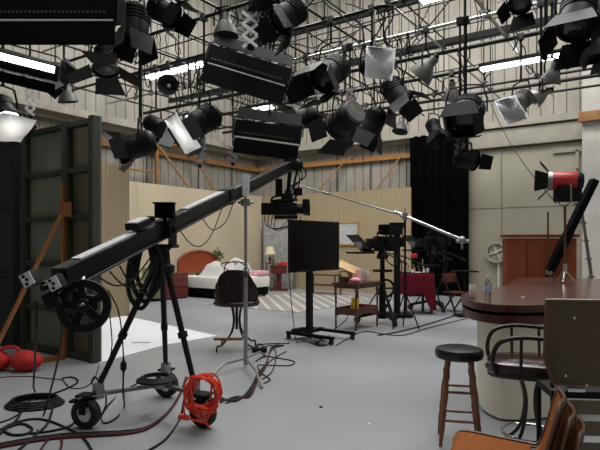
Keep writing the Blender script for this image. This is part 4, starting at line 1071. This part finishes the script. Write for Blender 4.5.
single('plastic_scrap', MB().lathe([(.001, 0), (.016, 0), (.016, .012), (.001, .014)], 14, Matrix.Translation(onbar(523, 297.5))), 'whitep', 'small round white plastic scrap on the bar top', 'scrap')

# red-brown cabinet behind the bar
cb = CR(4.1, 9.3)
t = thing('wooden_cabinet', 'tall red brown wooden cabinet behind the bar', 'cabinet', cb, TH+math.radians(-14))
MB().box((0, 0, .84), (1.1, .5, 1.68), bev=.008).build('body', 'cabinet', t)
MB().box((0, 0, 1.72), (1.18, .56, .05), bev=.012).build('top', 'cabinet', t)
MB().box((-.21, -.256, .86), (.02, .012, 1.6)).build('panel_seam', 'cherry', t)
MB().box((0, 0, .03), (1.12, .52, .06)).build('plinth', 'cherry', t)
# red fresnel on stand
rp = CR(3.52, 7.3)
t = thing('red_studio_lamp', 'red studio lamp with black barn doors above the bar', 'light', rp)
c = P(565, 181, 7.3); ax = cdir(-.9, .4, .05); A = aimM(c, ax)
rp = V((c.x, c.y, 0)); t.location = rp; WM[t] = Matrix.Translation(rp)
MB().lathe([(.001, -.2), (.1, -.2), (.125, -.17), (.125, .15), (.001, .15)], 24, A @ Matrix.Translation((0, 0, 0))).build('housing', 'red', t, ws=True)
MB().lathe([(.11, .15), (.13, .15), (.13, .21), (.11, .21)], 24, A, caps=False).build('front_ring', 'steel', t, ws=True)
MB().lathe([(.001, .16), (.105, .16), (.08, .19), (.001, .2)], 20, A).build('lens', 'lens', t, ws=True)
MB().lathe([(.001, -.235), (.09, -.225), (.118, -.19), (.128, -.17), (.128, -.15)], 24, A).build('rear_cap', 'black', t, ws=True)
MB().box(c-up*.17-ax*.03, (.3, .2, .22), (Matrix.Rotation(TH, 3, 'Z')), bev=.015).build('lower_housing', 'black', t, ws=True)
for k, an in enumerate((50, 12, 50, 12)):
    Q = A @ Matrix.Rotation(k*PI/2, 4, 'Z') @ Matrix.Translation(V((0, .125, .21))) @ Matrix.Rotation(PI/2-math.radians(an), 4, 'X')
    MB().prism([(-.09, 0), (.09, 0), (.13, .17), (-.13, .17)], -.004, .004, Q).build('barn_door', 'black', t, ws=True)
MB().path([c+fw*.16-up*.05, c+fw*.16-up*.3, c-up*.34, c-fw*.16-up*.3, c-fw*.16-up*.05], .012, 6).build('yoke', 'steel', t, ws=True)
MB().tube(c-up*.33, V((c.x, c.y, ZB+.16)), .016).build('pole', 'brass', t, ws=True)
for k in range(3):
    a = k*2*PI/3+.5; dv = V((math.cos(a), math.sin(a), 0)); MB().tube(V((c.x, c.y, ZB+.17)), V((c.x, c.y, ZB+.012))+dv*.13, .014).build('leg', 'chrome', t, ws=True)
MB().tube(V((c.x, c.y, ZB+.12)), V((c.x, c.y, ZB+.26)), .028).build('leg_collar', 'chrome', t, ws=True)
# black padded boom leaning behind the bar
a = P(594.5, 180, 8.9); b = P(549, 272, 8.9); fl = a+(b-a)*((a.z-.03)/(a.z-b.z))
t = thing('padded_pole', 'thick black padded pole leaning up to the right', 'pole', V((fl.x, fl.y, 0)))
MB().bar(a, b, .16, .11, bev=.02).build('padding', 'matte', t, ws=True)
MB().tube(b, fl, .025).build('lower_pole', 'black', t, ws=True)
MB().ball(b, .06).tube(b-fw*.08, b+fw*.08, .025).build('knuckle', 'steel', t, ws=True)
# rusty pole
p = P(548, 212, 8.95); single('rusty_pole', MB().tube(V((p.x, p.y, 0)), p, .016).box((p.x, p.y, .01), (.3, .3, .02)), 'brass', 'thin rusty upright pole in front of the cabinet', 'pole')
# step ladder
sl = CR(5.15, 9.9)
t = thing('step_ladder', 'aluminium step ladder behind the bar at right edge', 'ladder', sl, TH+math.radians(58))
for sx in (-.24, .24):
    MB().bar((sx*1.15, -.3, 0), (sx*.6, 0, 2.3), .025, .07).build('front_rail', 'alu', t); MB().bar((sx*1.15, .5, 0), (sx*.6, .06, 2.25), .025, .05).build('rear_rail', 'alu', t)
for k in range(1, 7):
    f = k/7; MB().box((0, -.3+.3*f, 2.3*f), (.48-.18*f, .09, .025)).build('step', 'alu', t)
MB().box((0, .03, 2.31), (.34, .16, .04), bev=.008).build('top_cap', 'alu', t)
p = CR(5.55, 9.6); single('white_post', MB().box((p.x, p.y, 1.2), (.09, .09, 2.4), R, bev=.006).box((p.x, p.y, .015), (.3, .3, .03)), 'greywall', 'stained pale post beside the step ladder', 'post')
w0 = V((P(483, 118, dY(483, 13.3)).x, 13.3, ZG)); w1 = P(556, 203, 7.4)
single('lamp_cable', MB().path([w0+(w1-w0)*(i/20)-up*.25*math.sin(PI*i/20) for i in range(21)], .008, 6), 'cable', 'thin cable running down from the grid to red lamp', 'cable')

# ================================================================ FOREGROUND SEATS
# round stool
st = CR(1.285, 4.36)
t = thing('bar_stool', 'round black topped wooden stool in the foreground', 'stool', st, TH)
MB().lathe([(.001, .67), (.165, .67), (.185, .68), (.193, .72), (.183, .75), (.14, .762), (.001, .765)], 32).build('seat', 'seatblack', t)
for k in range(4):
    a = PI/4+k*PI/2-.22; c, s_ = math.cos(a), math.sin(a)
    tp, bt = V((.12*c, .12*s_, .69)), V((.215*c, .215*s_, 0)); n = 14
    pr = [.018, .02, .016, .024, .017, .022, .024, .022, .019, .023, .018, .021, .018, .015, .013]
    MB().path([tp+(bt-tp)*(i/n) for i in range(n+1)], pr, 10).build('leg', 'oak', t)
def legpt(k, z):
    a = PI/4+k*PI/2-.22; f = 1-z/.69; return V(((.12+.095*f)*math.cos(a), (.12+.095*f)*math.sin(a), z))
for k in range(4):
    for z in ((.5, .27) if k % 2 else (.42, .2)):
        MB().path([legpt(k, z), (legpt(k, z)+legpt(k+1, z))/2, legpt(k+1, z)], [.009, .012, .009], 8).build('rung', 'oak', t)
# arm chair stool with brown vinyl
sc = CR(1.70, 3.98)
t = thing('swivel_bar_chair', 'dark metal armed bar chair with brown vinyl seat', 'chair', sc, TH-math.radians(15))
sq = [(-.24, -.2), (.22, -.24), (.26, .0), (.22, .24), (-.24, .2), (-.28, 0)]
spn = smooth([V((x, y, 0)) for x, y in sq], 5, True)
g = MB()
rg = []
for k_, z in ((.9, .66), (1, .67), (1.02, .70), (.98, .735), (.8, .755), (.3, .762)):
    rg.append([g.bm.verts.new(V((p.x*k_, p.y*k_, z))) for p in spn])
g.skin(rg); g.build('seat', 'vinyl', t)
MB().path([V((p.x*1.02, p.y*1.02, .655)) for p in spn], .016, 8, True).build('seat_rim', 'brownmetal', t)
for sy in (-1, 1):
    MB().path(smooth([(-.26, sy*.2, .66), (-.285, sy*.24, .78), (-.24, sy*.27, .9), (-.1, sy*.29, .945), (.1, sy*.29, .94), (.3, sy*.24, .93), (.34, sy*.1, .93)]), .016, 10).build('armrest', 'brownmetal', t)
    for x in (-.1, .1): MB().tube((x, sy*.25, .67), (x, sy*.288, .94), .011).build('arm_spindle', 'brownmetal', t)
MB().path(smooth([(.33, -.14, .93), (.36, 0, .94), (.33, .14, .93)]), .016, 8).build('back_rail', 'brownmetal', t)
for k in range(4):
    a = PI/4+k*PI/2; c, s_ = math.cos(a), math.sin(a)
    MB().path(smooth([(.12*c, .12*s_, .65), (.05*c, .05*s_, .45), (.1*c, .1*s_, .22), (.26*c, .26*s_, .06), (.3*c, .3*s_, .012)]), .013, 8).build('leg', 'brownmetal', t)
MB().path([(.2*math.cos(a*PI/14), .2*math.sin(a*PI/14), .2) for a in range(28)], .011, 8, True).build('foot_ring', 'chrome', t, label='chrome foot ring')
# stacked orange chairs
def stack_chair(label, base, yaw, dz, dx):
    t = thing('stacking_chair', label, 'chair', base, yaw, 'orange stacking chairs at the lower right')
    # profile in local x (front -x, back +x), widths along y
    prof = [(-.27, .425), (-.255, .45), (-.2, .458), (0, .445), (.13, .44), (.185, .455), (.215, .50), (.24, .58), (.275, .72), (.3, .81)]
    ps = smooth([V((x, 0, z)) for x, z in prof], 4)
    n = len(ps)-1
    def wd(i):
        f = i/n; w = .225
        if f < .12: w = .16+.065*(f/.12)**.5
        if f > .85: w = .225-.075*((f-.85)/.15)**2
        if .45 < f < .62: w -= .015
        return w
    def pos(f, v, off, k=1.0):
        i = min(int(f*n), n-1); p = ps[i].lerp(ps[i+1], f*n-i); tg = (ps[i+1]-ps[i]).normalized(); nr = V((-tg.z, 0, tg.x))
        y = (v-.5)*2; curve = .025*y*y
        p = p+nr*(off+curve); return V((p.x+dx, y*wd(f*n)*k, p.z+dz))
    MB().grid(lambda u, v: pos(u, v, -.012), 36, 16, .012).build('shell', 'shell', t)
    MB().grid(lambda u, v: pos(.03+.42*u, .07+.86*v, .012+.012*math.sin(PI*u)*math.sin(PI*v)), 18, 12, .016).build('seat_pad', 'orange', t)
    MB().grid(lambda u, v: pos(.52+.45*u, .09+.82*v, .010+.012*math.sin(PI*u)*math.sin(PI*v)), 18, 12, .014).build('back_pad', 'orange', t)
    e = [pos(u/30, 0, 0, 1.02) for u in range(2, 31)] + [pos(1.0, v/12, 0, 1.02) for v in range(1, 12)] + [pos(u/30, 1, 0, 1.02) for u in range(30, 1, -1)]
    MB().path(e, .009, 6).build('edge_trim', 'shell', t)
    for sy in (-1, 1):
        MB().path(smooth([(-.2+dx, sy*.235, 0), (-.19+dx, sy*.235, .2), (-.16+dx, sy*.225, .40+dz), (-.1+dx, sy*.215, .415+dz), (.1+dx, sy*.215, .405+dz), (.2+dx, sy*.23, .39+dz), (.25+dx, sy*.235, .2), (.29+dx, sy*.235, 0)]), .011, 8).build('leg_frame', 'chrome', t)
    for x in (-.12, .12): MB().tube((x+dx, -.215, .41+dz), (x+dx, .215, .405+dz), .009).build('cross_bar', 'chrome', t)
    return t
ob = CR(1.11, 2.95); oy = TH-math.radians(25)
stack_chair('orange padded stacking chair, top of the lower right stack', ob, oy, -.015, 0)
stack_chair('orange stacking chair, second in the lower right stack', ob, oy, -.085, .045)
stack_chair('orange stacking chair, bottom of the lower right stack', ob, oy, -.155, .09)
# taupe high chair seen from behind
tc = CR(1.765, 3.3)
t = thing('high_back_chair', 'tall taupe backed chair at the lower right edge', 'chair', tc, TH+math.radians(-6))
bpz = [(-.19, .93), (.32, .93), (.33, 1.34), (-.19, 1.34)]
def tb_(u, v):
    x = -.25+.56*u; z = .72+.53*v; ex = .03*max(0, (1-v*3.2)) * (1 if u < .5 else 0)
    z2 = z; 
    return V((x+ex*(1-u)*2, .0-.03*math.cos((u-.5)*2.2)+.05*(1-v), z2))
MB().grid(tb_, 20, 20, .02).build('backrest', 'taupe', t)
MB().path([tb_(0, v/10)+V((-.003, 0, 0)) for v in range(11)]+[tb_(u/10, 1) for u in range(1, 11)], .011, 8).build('edge_trim', 'shell', t)
g = MB()
for u, v in ((.27, .80), (.15, .12), (.36, .02), (.7, .8)):
    g.ball(tb_(u, v)+V((0, -.022, 0)), .008, (1, .5, 1))
g.build('rivet', 'chrome', t)
MB().box((-.08, .0, .705), (.1, .05, .025), bev=.004).build('hinge_bracket', 'chrome', t)
MB().box((.06, .17, .66), (.54, .28, .05), bev=.02).build('seat', 'black', t)
for sx in (-.2, .32):
    for sy in (.03, .29): MB().tube((sx, sy, 0), (sx, sy, .65), .016).build('leg', 'black', t)
for z in (.2, .33, .46, .59): MB().box((.06, .02, z), (.54, .025, .085), bev=.008).build('cross_slat', 'taupe', t)
for sx in (-.2, .32): MB().bar((sx, .04, .7), (sx, .05, 1.0), .02, .02).build('back_support', 'black', t)

# ================================================================ FLOOR CABLES
def floor_cable(pts, r, m, label, group=None, z=0.0):
    w = []
    for q in pts:
        p = G(q[0], q[1]) if len(q) == 2 else P(*q)
        if len(q) == 2: p.z = r+z
        w.append(p)
    single('floor_cable', MB().path(smooth(w, 7), r, 7), m, label, 'cable', group)
for k, (m_, dz) in enumerate((('cable', 0), ('greycable', 1.6), ('maroonc', 3.2))):
    floor_cable([(-8, 447+dz), (30, 440+dz), (60, 436+dz), (95, 434+dz), (130, 432+dz*.8), (150, 427+dz*.5), (168, 413+dz*.3), (180, 395+dz*.2), (186, 378)], .0115, m_, ['thick black', 'dark grey', 'dark red'][k]+' cable in the bundle along the bottom left floor')
floor_cable([(54, 404), (48, 424), (36, 436), (18, 452)], .011, 'cable', 'black cable curving to the bottom left corner')
floor_cable([(-5, 441), (6, 430), (22, 425), (32, 430), (27, 435), (12, 436), (4, 431), (12, 426), (20, 415), (16, 407)], .011, 'cable', 'black cable looping at the far bottom left')
floor_cable([(30, 435), (52, 432), (70, 427), (80, 417), (84, 409)], .01, 'cable', 'black cable leading to the left tripod wheel')
floor_cable([(36, 400), (52, 395), (70, 388), (78, 382), (72, 378), (62, 379)], .01, 'cable', 'black cable curving below the wooden brace')
floor_cable([(0, 378), (14, 377), (30, 377), (48, 379), (62, 380)], .006, 'maroonc', 'thin red cable on the floor beside red sandbag')
floor_cable([(62, 379), (70, 388), (84, 388), (94, 380), (99, 366)], .006, 'cable', 'thin cable running to the green flat foot')
g = MB()
for k in range(4):
    c = G(35, 405); r_ = .27-.02*k
    g.path([c+rt*(r_*math.cos(a*PI/14))+fw*(r_*.8*math.sin(a*PI/14))+up*(.011+.018*k) for a in range(28)], .011, 7, True)
single('cable_coil', g, 'cable', 'coil of black cable on the floor at left', 'cable')
floor_cable([(37, 300, 3.5), (36, 340, 3.7), (34, 375, 4.6), (35, 392), (50, 399)], .009, 'cable', 'black cable hanging from jib tail to the floor coil')
floor_cable([(62, 318, 3.6), (60, 350, 4.0), (52, 385, 4.8), (44, 415), (34, 440)], .009, 'cable', 'black cable dropping from weight wheel to the floor')
floor_cable([(108, 290, 4.4), (118, 310, 4.5), (122, 335, 4.6), (123.5, 358, 4.7)], .006, 'cable', 'thin cord hanging from the jib down to its plug')
t = thing('inline_plug', 'black inline plug dangling beside the left tripod leg', 'plug', P(123.5, 366, 4.7))
MB().box((0, 0, 0), (.05, .035, .07), Matrix.Rotation(TH, 3, 'Z'), bev=.012).build('plug_body', 'black', t)
MB().tube((0, 0, .03), (0, 0, .07), .018, .007).tube((0, 0, -.07), (0, 0, -.03), .007, .018).build('strain_relief', 'rubber', t)
floor_cable([(123.5, 373, 4.7), (123, 392, 4.75), (124, 408), (116, 419), (105, 424), (101, 418), (106, 404, 4.85), (104, 390, 4.8), (95, 377, 4.7), (91, 384, 4.65)], .008, 'cable', 'black cord looping on the floor by left tripod wheel')
floor_cable([(101, 417), (110, 404), (124, 392), (138, 383, 4.95)], .009, 'cable', 'black cable rising to the spreader coil')
floor_cable([(148, 452), (166, 440), (180, 420), (184, 400, 4.9), (190, 382, 4.7)], .01, 'cable', 'black cable running from bottom edge to the right leg')
for k in range(4):
    floor_cable([(220, 398+k*1.8), (236, 402-k*1.5), (250, 390+k*2.5), (258, 374+k*2), (266, 364+k), (272, 350-k), (284, 346)], .009, ['cable', 'greycable', 'cable', 'maroonc'][k], ['black', 'grey', 'outer black', 'dark red'][k]+' cable strand from red cord towards monitor stand')
floor_cable([(256, 362), (264, 357), (280, 359), (294, 362), (290, 366), (272, 366), (258, 366), (262, 374), (270, 380), (264, 384)], .008, 'cable', 'looping cable right of the chrome stand')
floor_cable([(262, 348), (272, 346), (276, 356), (272, 372), (262, 380)], .008, 'greycable', 'grey cable bending beside the chrome stand leg')
floor_cable([(248, 350), (262, 345), (276, 344), (290, 344)], .008, 'cable', 'cable from the tufted chair to monitor stand')
floor_cable([(378, 336), (396, 333), (420, 327), (446, 319), (468, 312)], .012, 'cable', 'black cable on the floor before crimson table')
floor_cable([(336, 346), (352, 337), (366, 332), (400, 336), (430, 328), (470, 318)], .009, 'greycable', 'grey cable on the floor before the tea cart')
floor_cable([(334, 330), (344, 322), (348, 316), (342, 312)], .008, 'cable', 'short cable under the tea cart')
floor_cable([(-5, 434), (14, 424), (38, 420), (60, 426), (82, 438), (92, 452)], .01, 'cable', 'black cable arching across the bottom left corner')
floor_cable([(40, 452), (48, 441), (58, 436), (62, 443), (60, 453)], .009, 'maroonc', 'dark red cable loop at the bottom edge left')
floor_cable([(-6, 425), (10, 420), (24, 411), (30, 402)], .008, 'cable', 'thin black cable entering from the left edge')
floor_cable([(226, 404), (244, 396), (256, 380), (270, 362), (286, 352)], .008, 'cable', 'outermost thin cable between red cord and monitor stand')
floor_cable([(108, 300, 4.3), (112, 345, 4.5), (106, 366, 4.7), (99, 378, 4.75)], .005, 'cable', 'thin wire dropping from jib to the left tripod foot')
t = thing('outlet_box', 'small black outlet box behind the tufted chair', 'box', G(260, 352))
MB().box((0, 0, .03), (.2, .14, .06), Matrix.Rotation(TH, 3, 'Z'), bev=.008).build('box_body', 'black', t)
MB().path(smooth([(-.06, 0, .05), (-.04, 0, .11), (.04, 0, .11), (.06, 0, .05)]), .01, 6).build('handle', 'cable', t)
single('plastic_scrap', MB().lathe([(.001, 0), (.017, 0), (.017, .012), (.001, .013)], 14, Matrix.Translation(G(321, 407.5))), 'navy', 'tiny dark blue plastic scrap on the bare floor', 'scrap')
single('paper_scrap', MB().box(G(369, 424)+up*.003, (.03, .02, .004), R), 'whitep', 'tiny white paper scrap on the bare floor', 'paper')
single('paper_scrap', MB().box(G(141, 343)+up*.009, (.3, .07, .006), R), 'pier', 'pale flat scrap lying on the white floor cloth', 'paper')

# ================================================================ LIGHT
def area(name, x, y, z, sx, sy, e, col=(1, .985, .96), rot=(0, 0, 0)):
    l = bpy.data.lights.new(name, 'AREA'); l.shape = 'RECTANGLE'; l.size = sx; l.size_y = sy; l.energy = e; l.color = col
    o = bpy.data.objects.new(name, l); COL.objects.link(o); o.location = (x, y, z); o.rotation_euler = rot
    return o
for (x, y, e) in ((-9.2, 11.9, 330), (-5, 11.7, 330), (-1, 11.3, 230), (-8.6, 8, 270), (-4.5, 8.5, 300), (0.5, 8.5, 240), (-6, 3.5, 120), (-1.5, 3, 160), (2, 3, 90)):
    area('ceiling_fluorescent', x, y, 11.0, 3.4, 2.2, e*1.45)
w = bpy.data.worlds.new('studio_air'); bpy.context.scene.world = w; w.use_nodes = True
w.node_tree.nodes['Background'].inputs[0].default_value = (.5, .5, .5, 1); w.node_tree.nodes['Background'].inputs[1].default_value = .2

# ================================================================ CAMERA
cam = bpy.data.cameras.new('camera'); co = bpy.data.objects.new('camera', cam); COL.objects.link(co)
co.location = (0, 0, CAM); co.rotation_euler = (PI/2, 0, TH)
cam.sensor_fit = 'HORIZONTAL'; cam.sensor_width = 36; cam.lens = 36*FPX/600; cam.shift_y = (HY-225)/600
cam.clip_start = .05; cam.clip_end = 100
sc_ = bpy.context.scene; sc_.camera = co
vs = sc_.view_settings; vs.view_transform = 'Standard'; vs.look = 'None'; vs.gamma = 1; vs.use_curve_mapping = False; vs.exposure = 0
